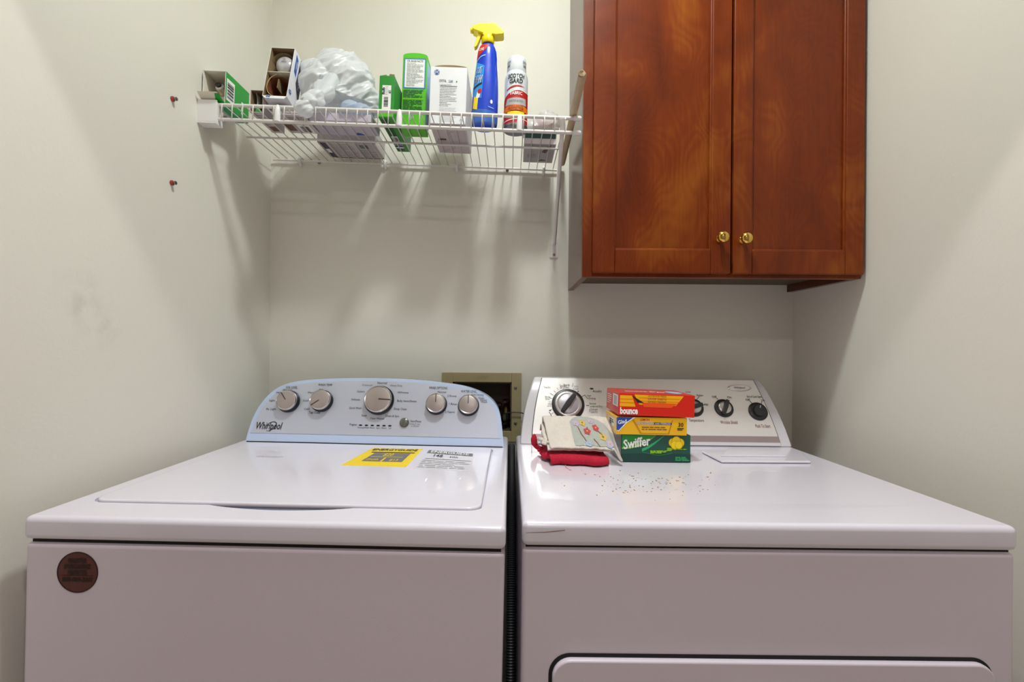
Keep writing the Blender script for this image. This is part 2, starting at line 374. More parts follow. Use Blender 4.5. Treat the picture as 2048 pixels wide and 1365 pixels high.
outl[0] = (outl[0][0], .0005); outl[-1] = (outl[-1][0], .0005)
def console_solid(ol, d0):
    n = len(ol); vs = []; fs = []
    front = [FP0 + cu*x + cv*v for x, v in ol]
    back = [Vector((p.x*0.985, min(yb-.002, FP0.y+.135), p.z - max(0, (p.z-WZ)-.02)*0.04)) for p in front]
    return MB().add(front + back, [tuple(range(n)), tuple(range(n, 2*n))[::-1]] + [(i,(i+1)%n,n+(i+1)%n,n+i) for i in range(n)])
console = obj('console', console_solid(outl, 0), 'film_blue', washer, bevel=0.006)
inn = []
cxm = sum(p[0] for p in outl)/len(outl)
for x, v in outl:                                          # panel is the outline drawn in, with a wider band left at the foot
    dx, dv = x - cxm, v; L = math.hypot(dx/0.33, dv/0.17)
    inn.append((cxm + dx*0.966, v*0.952))
band = wuv(757, 872)[1]
inn = [(x, v) for x, v in inn if v > band+.003]; inn = [(inn[0][0]+.006, band)] + inn + [(inn[-1][0]-.006, band)]
obj('face_panel', MB().prism(inn, 0.0002, 0.0012, Mface), 'washer_panel', console)
obj('foot_gap', MB().box(outl[-1][0]+.004, outl[0][0]-.004, FP0.y-.002, FP0.y+.05, WZ-.0005, WZ+.0022), 'gap_black', console)
PM = Mface @ Matrix.Translation((0, 0, .0013))
def wknob(px, py, rpx, ang):
    h = .021; u, v = wuv(px, py, h); r = rpx*1.29/F
    k = Matrix.Translation(FP0 + cu*u + cv*v) @ Mface.to_3x3().to_4x4()
    kb = obj('dial_knob', MB().lathe([(r*1.13,.001),(r*1.13,.006),(r*1.03,.010),(r*1.02,.0165)], 40, k), 'black_plastic', console, smooth=35)
    obj('dial_ring', MB().lathe([(r*1.03,.0155),(r*1.03,.0195),(r*.97,.0215),(r*.9,.0208)], 40, k), 'chrome', kb, smooth=50)
    obj('dial_cap', MB().lathe([(r*.9,.0195),(r*.9,.0209),(r*.87,.0212)], 40, k), 'knob_cap', kb, smooth=40)
    obj('pointer', MB().box(-.0011*rpx/21, .0011*rpx/21, r*.08, r*.98, .0205, .0222, k @ Matrix.Rotation(R(ang), 4, 'Z')), 'dark_mark', kb)
wknob(571.5, 800.5, 19, 38); wknob(639, 799.5, 19, 127); wknob(755, 798, 25.5, -93); wknob(871, 806, 18.3, 0); wknob(936, 808.5, 18.3, 0)
u, v = wuv(809, 846)
k = Matrix.Translation(FP0 + cu*u + cv*v) @ Mface.to_3x3().to_4x4()
obj('start_button', MB().lathe([(.0125,.001),(.0125,.003),(.0108,.0035),(.0108,.0065),(.008,.008),(.003,.0086)], 32, k), mat('button_grey', '#6e7069', 0.25, 0.3), console, smooth=45)
pr = Print(PM)
def wt(body, px, py, hpx, align='CENTER', m='p_black', width=None, **kw):
    u, v = wuv(px, py); pr.text(m, body, u, v, hpx*1.27/F*1.38, align, width=(width*1.27/F if width else None), **kw)
for a in [('SOIL LEVEL',584,776,5,'CENTER','p_black',23), ('Normal',575,781,4), ('Heavy',560,786,4), ('Light',545,802,4), ('Ex. Light',543,819,4),
          ('WASH TEMP',651,771,5,'CENTER','p_black',28), ('Hot',643,780,4), ('Warm',623,786,4), ('Cool',612,802,4), ('Cold',614,819,4), ('Tap Cold',629,826,5,'CENTER','p_black',22),
          ('Normal',765,767,5,'CENTER','p_black',19), ('Casual',735,771,4,'CENTER','p_grey',20), ('Heavy Duty',793,772,4,'CENTER','p_grey',24), ('Colors',722,784,4), ('Delicates',712,800,4,'CENTER','p_black',17),
          ('Quick Wash',711,817,4,'CENTER','p_black',24), ('Soak',729,832,4), ('Whites',806,786,4,'CENTER','p_black',22), ('Bulky Items/Sheets',814,803,4.4,'CENTER','p_black',38), ('Deep Clean',801,819,4.4,'CENTER','p_black',25),
          ('Drain & Spin',785,833,4.4,'CENTER','p_black',26), ('Clean Washer',755,838,4,'CENTER','p_black',28), ('RINSE OPTIONS',877,777,5,'CENTER','p_black',36), ('Normal',884,785,4), ('2 Rinses',904,793,4.4,'CENTER','p_black',18),
          ('1 Rinse',906,809,4.4,'CENTER','p_black',15), ('2 Fabric',900,825,4.4,'CENTER','p_black',19), ('WATER LEVEL',938,784,5,'CENTER','p_black',32), ('Auto Sensing',955,790.5,4,'CENTER','p_black',25), ('Deep',963,797,4), ('Water',967,801,4), ('Wash',968,805,4),
          ('Progress',707,850,4.5,'CENTER','p_black',14), ('Start/Pause',832,843.5,4.5,'CENTER','p_black',21), ('Hold 3 sec',830,849,3.4,'CENTER','p_grey'), ('to Reset',830,853,3.4,'CENTER','p_grey')]:
    wt(*a)
for i, nm in enumerate(('Sensing', 'Wash', 'Rinse', 'Spin', 'Done', 'Lid')):
    u, v = wuv(721.5 + i*11.7, 851.2 + i*.25); pr.poly('p_black', ellipse(u, v, .0046, .0021, 14), 2); wt(nm, 721.5+i*11.7, 856+i*.25, 3)
u0, v0 = wuv(539, 853); s_ = 1.25/F
pr.text('p_black', 'Whirlpool', u0, v0, .0265, shear=.2, width=51*s_, bold=.012)
pr.done(console, 'lettering')
lp = []
for i in range(33):                                        # loop drawn round the p of the name
    a = R(200 - 310*i/32); lp.append(Mface @ Vector((u0+.004 + .0125*math.cos(a) + .006*math.sin(a), v0-.0005 + .012*math.sin(a), .0018)))
obj('logo_loop', MB().tube(lp, [.0004+.0007*math.sin(math.pi*i/32) for i in range(33)], 6), 'p_black', console)
# stickers on the lid
def onlid(px, py): p = hit(Mw, px, py, (0,0,WZ+.0036), (0,0,1)); return (p.x, p.y)
q = [onlid(*p) for p in ((682,931),(812,934.5),(846,898.5),(746,896.5))]
def bil(q, s, t): return tuple(((q[0][k]*(1-s)+q[1][k]*s)*(1-t) + (q[3][k]*(1-s)+q[2][k]*s)*t) for k in (0, 1))
def sticker(name, q, base, items):
    M0 = Matrix.Translation((0, 0, WZ+.0037))
    so = obj(name, MB().prism(q, WZ+.0035, WZ+.0038), base, lid)
    class W(Print): pass
    p = Print(M0, warp=lambda x, y, z: (*bil(q, x, y), WZ+.0038+z)); items(p); p.done(so)
def yellow(p):
    p.rect('p_grey', .20, .86, .22, .68); p.rect('p_yellow', .50, .53, .22, .42, 2); p.text('p_black', 'ENERGYGUIDE', .5, .88, .16, width=.86, bold=.02)
    p.rect('p_black', .12, .92, .70, .755); p.text('p_yellow', '$20', .5, .58, .2, width=.17, bold=.02); p.text('p_yellow', '139 kWh', .34, .30, .13, width=.2, bold=.02); p.text('p_yellow', '$13', .70, .30, .13, width=.14, bold=.02)
    p.rect('p_yellow', .24, .80, .455, .475, 2)
sticker('energy_sticker', q, 'p_yellow', yellow)
q2 = [onlid(*p) for p in ((826,938),(942,943),(948,908),(856,900))]
mat('label_film', '#dcdae2', 0.2)
def white(p):
    p.rect('p_grey', .03, .98, .80, .98); p.text('p_white', 'ENERGUIDE', .5, .89, .17, width=.8, bold=.02); p.text('p_black', '148', .30, .68, .2, width=.18, bold=.01); p.text('p_black', 'kWh', .62, .66, .15, width=.16)
    p.rect('p_grey', .08, .97, .50, .525); p.lines('p_lightgrey', .05, .97, .05, .46, 5, .03)
sticker('rating_sticker', q2, 'label_film', white)
p = hit(Mw, 539, 914, (0,0,WZ+.0036), (0,0,1))
pr = Print(Matrix.Translation((0,0,WZ+.0036))); pr.text('p_lav', 'Whirlpool', p.x, p.y, .022, shear=.2, width=.055); pr.done(lid, 'lettering')  # reflection of the console name in the lid, painted as pale lettering
# round brown sticker on the front
c = hit(Mw, 155, 1145.5, (0, yf-.0005, 0), (0,-1,0)); r = 41*WF/F
mat('sticker_brown', '#5c2c24', 0.45, var=.1, scale=60); mat('sticker_rim', '#2a1210', 0.5)
Ms = Matrix.Translation((c.x, yf, c.z)) @ Matrix.Rotation(R(90), 4, 'X')
st = obj('round_sticker', MB().lathe([(r,0),(r,.0006)], 48, Ms), 'sticker_brown', washer)
obj('sticker_edge', MB().lathe([(r*1.0,.0005),(r*1.0,.0009),(r*.95,.0009),(r*.95,.0005)], 48, Ms, cap=False), 'sticker_rim', st)
pr = Print(Ms @ Matrix.Translation((0,0,.0007)))
mat('sticker_ink', '#1d0d0b', 0.5)
for i, (t, wd) in enumerate((('REGISTER', .9), ('ENREGISTREZ', 1.28), ('REGISTRE', .9))): pr.text('sticker_ink', t, 0, r*(.56 - .285*i), r*.30, width=r*wd, bold=.03)
pr.text('sticker_ink', '888-900-3301', 0, -r*.36, r*.30, width=r*1.45, bold=.03); pr.rect('sticker_rim', -r*.78, r*.78, -r*.165, -r*.14, 2); pr.done(st, 'lettering')

# ================================================================== DRYER
DW, DF, DB, DZ = 0.737, 0.700, 1.385, 0.9145
dryer = thing('clothes_dryer', 'white clothes dryer with silver leaning console, five dials and crumbs on its top', 'dryer', (0.3860, (DF+DB)/2, 0.002), (0, 0.003, 0))
Md = MX(dryer); yf, yb = DF-(DF+DB)/2, DB-(DF+DB)/2; hw = DW/2
body = obj('cabinet_body', MB().box(-hw, hw, yf, yb, 0.025, DZ-.0405), 'enamel_front_shaded', dryer, bevel=0.008)
obj('seam', MB().box(-hw+.006, hw-.006, yf+.006, yb, DZ-.042, DZ-.036), 'gap_black', dryer)
top = round_box(-hw-.0005, hw+.0005, yf-.004, yb, DZ-.0375, DZ, .0095)
DY0, DY1 = yf+.10, yf+.50; DISH = .003
dish = MB(); o1 = rrect(-hw+.05, hw-.022, DY0-.012, DY1+.012, .05, 10); o2 = rrect(-hw+.062, hw-.034, DY0, DY1, .042, 10); n = len(o1)
dish.add([(x,y,DZ+.003) for x,y in [(a[0]+(a[0]-b_[0]), a[1]+(a[1]-b_[1])) for a, b_ in zip(o1, o2)]] + [(x,y,DZ-DISH) for x,y in o2],
         [tuple(range(n))[::-1], tuple(range(n,2*n))] + [(i,(i+1)%n,n+(i+1)%n,n+i) for i in range(n)])
tp = obj('top_panel', boolean(top, [dish]), 'enamel_white', dryer, smooth=32, fixn=False)
wn_ = tp.modifiers.new('weighted', 'WEIGHTED_NORMAL'); wn_.keep_sharp = True
for sx in (-1, 1):
    for y in (yf+.06, yb-.06): obj('foot', MB().lathe([(.018, sx*(hw-.05)*.003 - .0020 + .0004),(.018,.012),(.008,.014),(.008,.03)], 16, Matrix.Translation((sx*(hw-.05), y, 0))), 'foot_rubber', dryer)
dx0 = hit(Md, 1097, 1330, (0,yf,0), (0,-1,0)).x; dx1 = hit(Md, 1985, 1330, (0,yf,0), (0,-1,0)).x; dz1 = hit(Md, 1530, 1311, (0,yf,0), (0,-1,0)).z
Mfr = Matrix.Translation((0, yf, 0)) @ Matrix.Rotation(R(90), 4, 'X')
obj('door_gap_shade', MB().prism(rrect(dx0, dx1, .22, dz1, .032, 8), -.002, .0012, Mfr), 'gap_black', dryer)  # black slab painting the shade of the gap round the door
hx0 = hit(Md, 1447, 1360, (0,yf,0), (0,-1,0)).x; hx1 = hit(Md, 1645, 1360, (0,yf,0), (0,-1,0)).x; hz = hit(Md, 1545, 1359, (0,yf,0), (0,-1,0)).z
door = obj('dryer_door', MB().prism(rrect(dx0+.005, dx1-.003, .225, dz1-.005, .028, 8), -.001, .010, Mfr), 'enamel_front_shaded', dryer, bevel=0.0035)
obj('door_handle', MB().prism(rrect(hx0+.001, hx1-.001, hz-.044, hz-.0015, .012), .0095, .0125, Mfr), mat('handle_pale', '#e3dfe6', .3), door)
# console
FQ0 = Vector((hit(Md, 1317, 895, (0,0,DZ), (0,0,1)).x, hit(Md, 1317, 892, (0,0,DZ), (0,0,1)).y, DZ)); dl = math.atan2(.085, .165)
dn = Vector((0, -math.cos(dl), math.sin(dl))); dv = Vector((0, math.sin(dl), math.cos(dl)))
FQ0.y -= .002
Mdf = Matrix(((1, dv.x, dn.x, FQ0.x), (0, dv.y, dn.y, FQ0.y), (0, dv.z, dn.z, FQ0.z), (0,0,0,1)))
def duv(px, py, off=0.0):
    p = hit(Md, px, py, FQ0 + dn*off, dn) - FQ0; return (p.x, p.dot(dv))
TOPV = duv(1310, 758)[1]
def half(v):                                               # half width of the end caps over the height
    t = v/TOPV; return .3625 - .010*t - .030*t*t
def halfp(v):
    t = v/TOPV; return .3315 - .008*t - .024*t*t
mat('console_white', '#dedbe0', 0.25)
def loft(hf, v0, v1, n, off0, backy, crown=0.0):
    m = MB(); vs = []; fs = []
    for j in range(n+1):
        v = v0+(v1-v0)*j/n; h = hf(v); p = FQ0 + dv*v + dn*off0
        nose = .010*max(0, (j/n-.8)/.2)**2
        vs += [(FQ0.x-h, p.y+nose, p.z), (FQ0.x+h, p.y+nose, p.z), (FQ0.x+h*.99, backy, p.z), (FQ0.x-h*.99, backy, p.z)]
    for j in range(n):
        for i in range(4): fs.append((4*j+i, 4*j+(i+1)%4, 4*j+4+(i+1)%4, 4*j+4+i))
    fs += [(3,2,1,0), tuple(4*n+i for i in range(4))]
    return m.add(vs, fs)
dcon = obj('console', loft(half, 0, TOPV, 8, 0, yb-.004), 'console_white', dryer, bevel=0.004)
brushed_material('dryer_panel', '#f0ecea', 0.40); brushed_material('dryer_band', '#a8989b', 0.35)
def plate(v0, v1, off, inset=0.0, n=10):
    pts = [(halfp(v0+(v1-v0)*i/n)-inset, v0+(v1-v0)*i/n) for i in range(n+1)]; return pts + [(-x, v) for x, v in reversed(pts)]
vb0, vb1 = duv(1480, 886)[1], duv(1480, 875)[1]
obj('seam_line', MB().prism(plate(0.004, TOPV-.001, 0, -.0020), .0003, .0006, Mdf), 'gap_black', dcon)
obj('ledge', MB().prism(plate(0.002, vb0, 0), .0003, .0040, Mdf), 'console_white', dcon, bevel=.0015)
obj('trim_band', MB().prism(plate(vb0, vb1+.002, 0), .0003, .0030, Mdf), 'dryer_band', dcon)
obj('face_panel', MB().prism(plate(vb1+.002, TOPV-.002, 0), .0003, .0016, Mdf), 'dryer_panel', dcon)
def dframe(px, py, off): u, v = duv(px, py, off); return Matrix.Translation(FQ0 + Vector((u,0,0)) + dv*v) @ Mdf.to_3x3().to_4x4()
mat('knob_dark', '#2b2a2d', 0.32); mat('knob_silver', '#cfcaca', 0.25, .8)
S = 1.29/F
k = dframe(1137, 807, .012)
tk = obj('timer_dial', MB().lathe([(33*S,.0015),(33*S,.004),(31.5*S,.005),(26.5*S,.005),(26.5*S,.003)], 48, k), 'knob_dark', dcon, smooth=40)
obj('dial_ring', MB().lathe([(27.5*S,.004),(27*S,.008),(24*S,.0095),(20.5*S,.0085),(20*S,.006)], 48, k), 'knob_silver', tk, smooth=60)
obj('dial_face', MB().lathe([(21*S,.0065),(20.5*S,.0105),(18.5*S,.0115)], 48, k), mat('dial_lilac', '#c9c3cb', .3, .3), tk, smooth=40)
def bar(k, L, wd, z0, z1, ang, mt, par):
    q = k @ Matrix.Rotation(R(ang), 4, 'Z')
    b = MB().prism([(-wd*.75,-L),(wd*.75,-L),(wd,0),(wd*.7,L),(-wd*.7,L),(-wd,0)], z0, z1, q); obj('grip', b, mt, par, bevel=.0015)
bar(k, 22*S, 5.5*S, .009, .022, -36, 'knob_dark', tk)
for (px, py, ang) in ((1390, 814, -75), (1450, 815, -25)):
    k = dframe(px, py, .010)
    kb = obj('selector_knob', MB().lathe([(19*S,.0015),(19*S,.0035),(17.5*S,.005),(12.5*S,.006)], 40, k), 'knob_dark', dcon, smooth=40)
    obj('dial_face', MB().lathe([(13*S,.005),(12.5*S,.011),(11*S,.012)], 32, k), 'knob_silver', kb, smooth=40)
    bar(k, 15.5*S, 4.6*S, .009, .019, ang, 'knob_dark', kb)
k = dframe(1518, 822, .008)
kb = obj('start_knob', MB().lathe([(19*S,.0015),(19*S,.0035),(17.5*S,.005),(12*S,.006),(11.6*S,.0125),(10.5*S,.0138)], 40, k), 'knob_dark', dcon, smooth=40)
obj('pointer', MB().box(-.0008, .0008, 5*S, 10.5*S, .0136, .0143, k @ Matrix.Rotation(R(-18), 4, 'Z')), 'p_white', kb)
pr = Print(Mdf @ Matrix.Translation((0,0,.0018)))
def dt(body, px, py, hpx, m='p_black', width=None, **kw):
    u, v = duv(px, py); pr.text(m, body, u, v, hpx*S*1.38, width=(width*S if width else None), **kw)
for a in [('Timed Dry',1094,776,4.5,'p_grey',14), ('Heavy',1127,773,4), ('Dry',1124,777,4), ('Damp',1133,771,4), ('Less',1133,776,4), ('Touch Up',1151,774,4,'p_grey',10), ('Cool',1151,779,4,'p_grey'), ('Wrinkle',1095,795,4,'p_black',11), ('Dry',1095,799,4),
          ('Accudry',1194,783.5,6,'p_black',18), ('Sensor',1178,792.5,4,'p_black',8), ('Drying',1184,798,4.5,'p_black',14), ('Normal',1185,808.5,4.5,'p_green',13), ('preferred Dry',1192,814,4.5,'p_green',24), ('Delicate',1188,820,4.5,'p_black',14), ('Quick Dry',1188,825,4.5,'p_black',14),
          ('Low',1376,785,4,'p_maroon'), ('Medium',1399,792,4.5,'p_black',13), ('High',1412,810,4.5,'p_black',8), ('Temperature',1392,842,6,'p_maroon',30), ('Off',1428,795,5,'p_black'), ('On',1458,796,5,'p_black'),
          ('Wrinkle Shield',1457,846,7,'p_maroon',34), ('End of Cycle Signal',1508,794.5,5,'p_black',30), ('Off',1495,801,5,'p_black'), ('On',1525,802,5,'p_maroon'), ('Push To Start',1525,853.5,7,'p_maroon',29)]:
    dt(*a)
def dline(a, b_, wpx, m='p_black'): pr.line(m, duv(*a), duv(*b_), wpx*S)
cxk, cyk = 1137, 809
for i in range(17):                                        # scale marks round the timer dial
    a = R(78 + i*12); r0, r1 = 34.5, 40 if i % 3 else 43
    dline((cxk+r0*math.cos(a), cyk-r0*math.sin(a)), (cxk+r1*math.cos(a), cyk-r1*math.sin(a)), .7, 'p_grey' if i % 3 else 'p_black')
for a, b_ in (((1160,797),(1169,791)), ((1169,791),(1176,799)), ((1172,812),(1178,812)), ((1098,825),(1104,834)), ((1096,809),(1105,809)), ((1179,819),(1179,825)), ((1433,797),(1437,802)), ((1499,803),(1504,808)), ((1523,803),(1522,809)), ((1398,794),(1393,800)), ((1404,811),(1410,811))): dline(a, b_, .9)
u, v = duv(1183, 778.5); pr.poly('p_darkgreen', ellipse(u, v, .0055, .0028, 16)); u, v = duv(1156, 784); pr.poly('p_maroon', ellipse(u, v, .002, .002, 10)); u, v = duv(1100, 822); pr.poly('p_maroon', ellipse(u, v, .0028, .0018, 10))
pr.done(dcon, 'lettering')
k = dframe(1478, 777.5, 0)
bd = obj('badge', MB().lathe([(24*S,.0016),(24*S,.003),(21.5*S,.0045),(20*S,.0036)], 40, k, sy=.30), 'chrome', dcon, smooth=60)
obj('badge_face', MB().lathe([(21*S,.003),(20.5*S,.0038)], 40, k, sy=.29), 'dryer_panel', bd)
pr = Print(k @ Matrix.Translation((0,.0005,.0040))); pr.text('p_black', 'Whirlpool', 0, 0, .0085, shear=.2, width=.030); pr.done(bd, 'lettering')
# lint flap on the right rear of the top
def ondry(px, py, z=DZ): p = hit(Md, px, py, (0,0,z), (0,0,1)); return (p.x, p.y)
lf = [ondry(1403, 905), ondry(1443, 925), ondry(1622, 926), ondry(1602, 905)]
lf = [(min(x, hw-.012), min(y, FQ0.y-.004)) for x, y in lf]
flap = obj('lint_flap', MB().prism(lf, DZ-.002, DZ+.0035), 'enamel_white', dryer, bevel=.003)
hf_ = [ondry(1441, 917), ondry(1572, 918), ondry(1553, 899.5, DZ+.004), ondry(1458, 898, DZ+.004)]
obj('flap_handle', MB().prism([(x, min(y, FQ0.y-.003)) for x, y in hf_], DZ+.003, DZ+.0075), 'enamel_white', flap, bevel=.002)
sc = [hit(Md, x, y, (0,yf-.0042,0), (0,-1,0)) for x, y in ((1052,1066),(1090,1065),(1110,1063),(1130,1061))]
obj('rust_scratch', MB().tube([(p.x, yf-.0041, p.z) for p in sc], [.0002,.0005,.0006,.0004], 6), mat('rust', '#7d5648', .8), dryer)
# crumbs
rr = random.Random(5); cb = MB()
mat('crumb', '#ad8150', .9, var=.4, scale=300)
for i in range(150):
    px = rr.gauss(1290, 85); py = rr.gauss(968, 15)
    if not (1085 < px < 1470 and 930 < py < 1003): continue
    p = hit(Md, px, py, (0,0,DZ-DISH), (0,0,1)) + Vector((0,0,.0003)); s_ = min(.0010, abs(rr.gauss(.0003, .0004))+.0002); a = rr.uniform(0, 3.14); l = s_*rr.choice((1,1,1.2,1.5,3))
    cb.box(-l, l, -s_, s_, 0, s_*.7, Md @ Matrix.Translation(p) @ Matrix.Rotation(a, 4, 'Z'))
o = obj('crumbs', cb, 'crumb'); o['kind'] = 'stuff'; tag(o, 'brown crumbs scattered over the white dryer top', 'crumbs')

# ================================================================== WALL CABINET
wood_material('cherry_wood', '#5b2108', '#78310b', '#9c5718', .34)
wood_material('cherry_side', '#4d2a1c', '#5c3322', '#6b3d28', .22)
mat('cab_inside', '#5d4a3c', .7); mat('brass', '#d8b25a', .16, 1.0)
FD = 1.166; DDOOR = 1.146
cz0 = P(1200, 554, FD).z; cx0 = P(1165.5, 400, FD).x; cx1 = RIGHT - .003; CH = .92
cab = thing('wall_cabinet', 'dark cherry wood wall cabinet with two framed doors above the dryer', 'cabinet', (0, 0, cz0), (0, 0, 0))
obj('side_panel', MB().box(cx0, cx0+.016, FD+.019, BACK, 0, CH), 'cherry_side', cab)
obj('side_panel', MB().box(cx1-.016, cx1, FD+.019, BACK, 0, CH), 'cherry_side', cab)
obj('bottom_panel', MB().box(cx0+.016, cx1-.016, FD+.019, BACK, .022, .034), 'cab_inside', cab)
obj('top_board', MB().box(cx0, cx1, FD+.019, BACK, CH, CH+.012), 'cherry_side', cab)
obj('back_panel', MB().box(cx0+.016, cx1-.016, BACK-.006, BACK, .034, CH), 'cab_inside', cab)
obj('face_stile', MB().box(cx0, cx0+.04, FD, FD+.019, 0, CH+.012), 'cherry_wood', cab, bevel=.001)
obj('face_stile', MB().box(cx1-.04, cx1, FD, FD+.019, 0, CH+.012), 'cherry_wood', cab, bevel=.001)
obj('face_rail', MB().box(cx0+.04, cx1-.04, FD, FD+.019, 0, .04), 'cherry_wood', cab, bevel=.001)
obj('face_rail', MB().box(cx0+.04, cx1-.04, FD, FD+.019, CH-.028, CH+.012), 'cherry_wood', cab, bevel=.001)
dz0 = P(1320, 546.5, DDOOR).z - cz0
for (pa, pb, kn, sw) in ((1186, 1462, (1448, 474), (.054, .048)), (1466.5, 1729, (1495, 476.5), (.047, .045))):
    x0 = P(pa, 450, DDOOR).x; x1 = P(pb, 450, DDOOR).x; z0, z1 = dz0, CH; y0, y1 = DDOOR, FD-.0005; a0, a1 = sw; rl = .058
    dr = obj('cabinet_door', MB().box(x0+a0-.006, x1-a1+.006, y0+.010, y1-.002, z0+rl-.006, z1-rl+.006), 'cherry_wood', cab)
    obj('stile', MB().box(x0, x0+a0, y0, y1, z0, z1), 'cherry_wood', dr, bevel=.003)
    obj('stile', MB().box(x1-a1, x1, y0, y1, z0, z1), 'cherry_wood', dr, bevel=.003)
    obj('rail', MB().box(x0+a0, x1-a1, y0+.0003, y1, z0, z0+rl), 'cherry_wood', dr, bevel=.003)
    obj('rail', MB().box(x0+a0, x1-a1, y0+.0003, y1, z1-rl, z1), 'cherry_wood', dr, bevel=.003)
    for (xa_, xb_, za, zb) in ((x0+a0, x0+a0, z0+rl, z1-rl), (x1-a1, x1-a1, z0+rl, z1-rl), (x0+a0, x1-a1, z0+rl, z0+rl)):
        obj('bead', MB().tube([(xa_, y0+.0075, za), (xb_, y0+.0075, zb)], .0042, 8), 'cherry_wood', dr, smooth=60)
    kp = P(*kn, DDOOR-.022); kM = Matrix.Translation((kp.x-.001, DDOOR, kp.z-cz0)) @ Matrix.Rotation(R(90), 4, 'X')
    kb = obj('knob', MB().lathe([(.009,0),(.009,.002),(.0055,.004),(.005,.009),(.0065,.013),(.0115,.0165),(.0142,.0205),(.0145,.024),(.0125,.0285),(.008,.0315),(.003,.0326)], 36, kM), 'brass', dr, smooth=70)

# ================================================================== OUTLET BOX IN THE WALL
mat('box_beige', '#a89c74', .5, var=.06, scale=30); mat('box_dark', '#4a3d30', .7); mat('steel', '#8b8782', .3, 1.0)
ub = thing('washer_outlet_box', 'beige recessed washer outlet box with valves in the wall behind the two machines', 'outlet box', (0, BACK, 0))
q = [P(884, 746, BACK-.006), P(1043, 749, BACK-.006)]; ux0, ux1 = q[0].x, q[1].x; uz1 = q[0].z+.001; uz0 = P(960, 884, BACK-.006).z
fr = MB().box(ux0, HX0, -.006, 0, uz0, uz1).box(HX1, ux1, -.006, 0, uz0, uz1).box(HX0, HX1, -.006, 0, HZ1, uz1).box(HX0, HX1, -.006, 0, uz0, HZ0)
obj('frame', fr, 'box_beige', ub, bevel=.001)
rc = MB(); t = .004
rc.box(HX0, HX0+t, -.002, .085, HZ0, HZ1).box(HX1-t, HX1, -.002, .085, HZ0, HZ1).box(HX0, HX1, -.002, .085, HZ1-t, HZ1).box(HX0, HX1, -.002, .085, HZ0, HZ0+t).box(HX0, HX1, .081, .085, HZ0, HZ1)
obj('recess', rc, 'box_dark', ub)
for py in (776, 847):
    p = P(1031, py, BACK-.008); obj('screw', MB().lathe([(.0045,0),(.0045,.002),(.002,.003)], 14, Matrix.Translation((p.x, -.006, p.z)) @ Matrix.Rotation(R(90), 4, 'X')), 'steel', ub)
for (px, py) in ((997, 812), (1012, 806)):
    p = P(px, py, BACK+.03); vz = p.z
    vv = obj('valve', MB().tube([(p.x, .08, vz-.01), (p.x, .045, vz-.01), (p.x, .035, vz-.02), (p.x, .035, vz-.06)], .008, 12), mat('old_brass', '#6d5a3c', .4, .8), ub, smooth=60)
    obj('valve_handle', MB().lathe([(.003,-.004),(.010,-.004),(.011,0),(.010,.004),(.003,.004)], 8, Matrix.Translation((p.x, .022, vz+.006)) @ Matrix.Rotation(R(20), 4, 'X')), 'steel', vv, smooth=40)
    obj('hose_nut', MB().lathe([(.012,0),(.013,.004),(.012,.016),(.012,.022)], 8, Matrix.Translation((p.x, .035, max(vz-.056, HZ0+.008)))), 'steel', vv)
    obj('supply_hose', MB().tube([(p.x, .035, HZ0+.024), (p.x, .024, HZ0+.016), (p.x-.01, .006, HZ0+.0125)], .0065, 10), 'black_plastic', vv, smooth=60)
pr = Print(Matrix.Translation((0,-.0062,0)) @ Matrix.Rotation(R(90), 4, 'X')); p = P(966, 756, BACK-.006)
pr.text(mat('box_emboss', '#9a8d63', .5) and 'box_emboss', 'OATEY', p.x, p.z, .015, width=.034); pr.done(ub, 'embossed_lettering')
a = [P(1006, 829, BACK-.012), P(1015, 826, BACK-.014), P(1028, 825, BACK-.014), P(1042, 826, BACK-.014), P(1060, 832, BACK-.012)]
tag(obj('appliance_cord', MB().tube(a, .0016, 8), 'black_plastic', smooth=60), 'thin black cord running from the outlet box towards the dryer console', 'cord')

# drain hose in the gap between the machines
gx = 0.0066
cp = [(gx, 1.425, .80), (gx, 1.40, .86), (gx, 1.34, .893), (gx, 1.25, .888), (gx, 1.10, .82), (gx, .98, .70), (gx, .90, .52), (gx, .87, .30), (gx, .87, .06), (gx, .95, .018), (gx, 1.2, .012)]
def spline(cp, n):
    cp = [Vector(c) for c in cp]; out = []
    for i in range(len(cp)-1):
        p0, p1, p2, p3 = cp[max(i-1,0)], cp[i], cp[i+1], cp[min(i+2, len(cp)-1)]
        for j in range(n):
            t = j/n; out.append(.5*((2*p1)+(p2-p0)*t+(2*p0-5*p1+4*p2-p3)*t*t+(3*p1-p0-3*p2+p3)*t**3))
    return out + [cp[-1]]
hp = spline(cp, 84)
mat('hose_black', '#1b1b1e', .5)
tag(obj('drain_hose', MB().tube(hp, [.0104 if i % 2 else .0084 for i in range(len(hp))], 12), 'hose_black', smooth=25), 'black corrugated drain hose hanging between the washer and the dryer', 'hose')

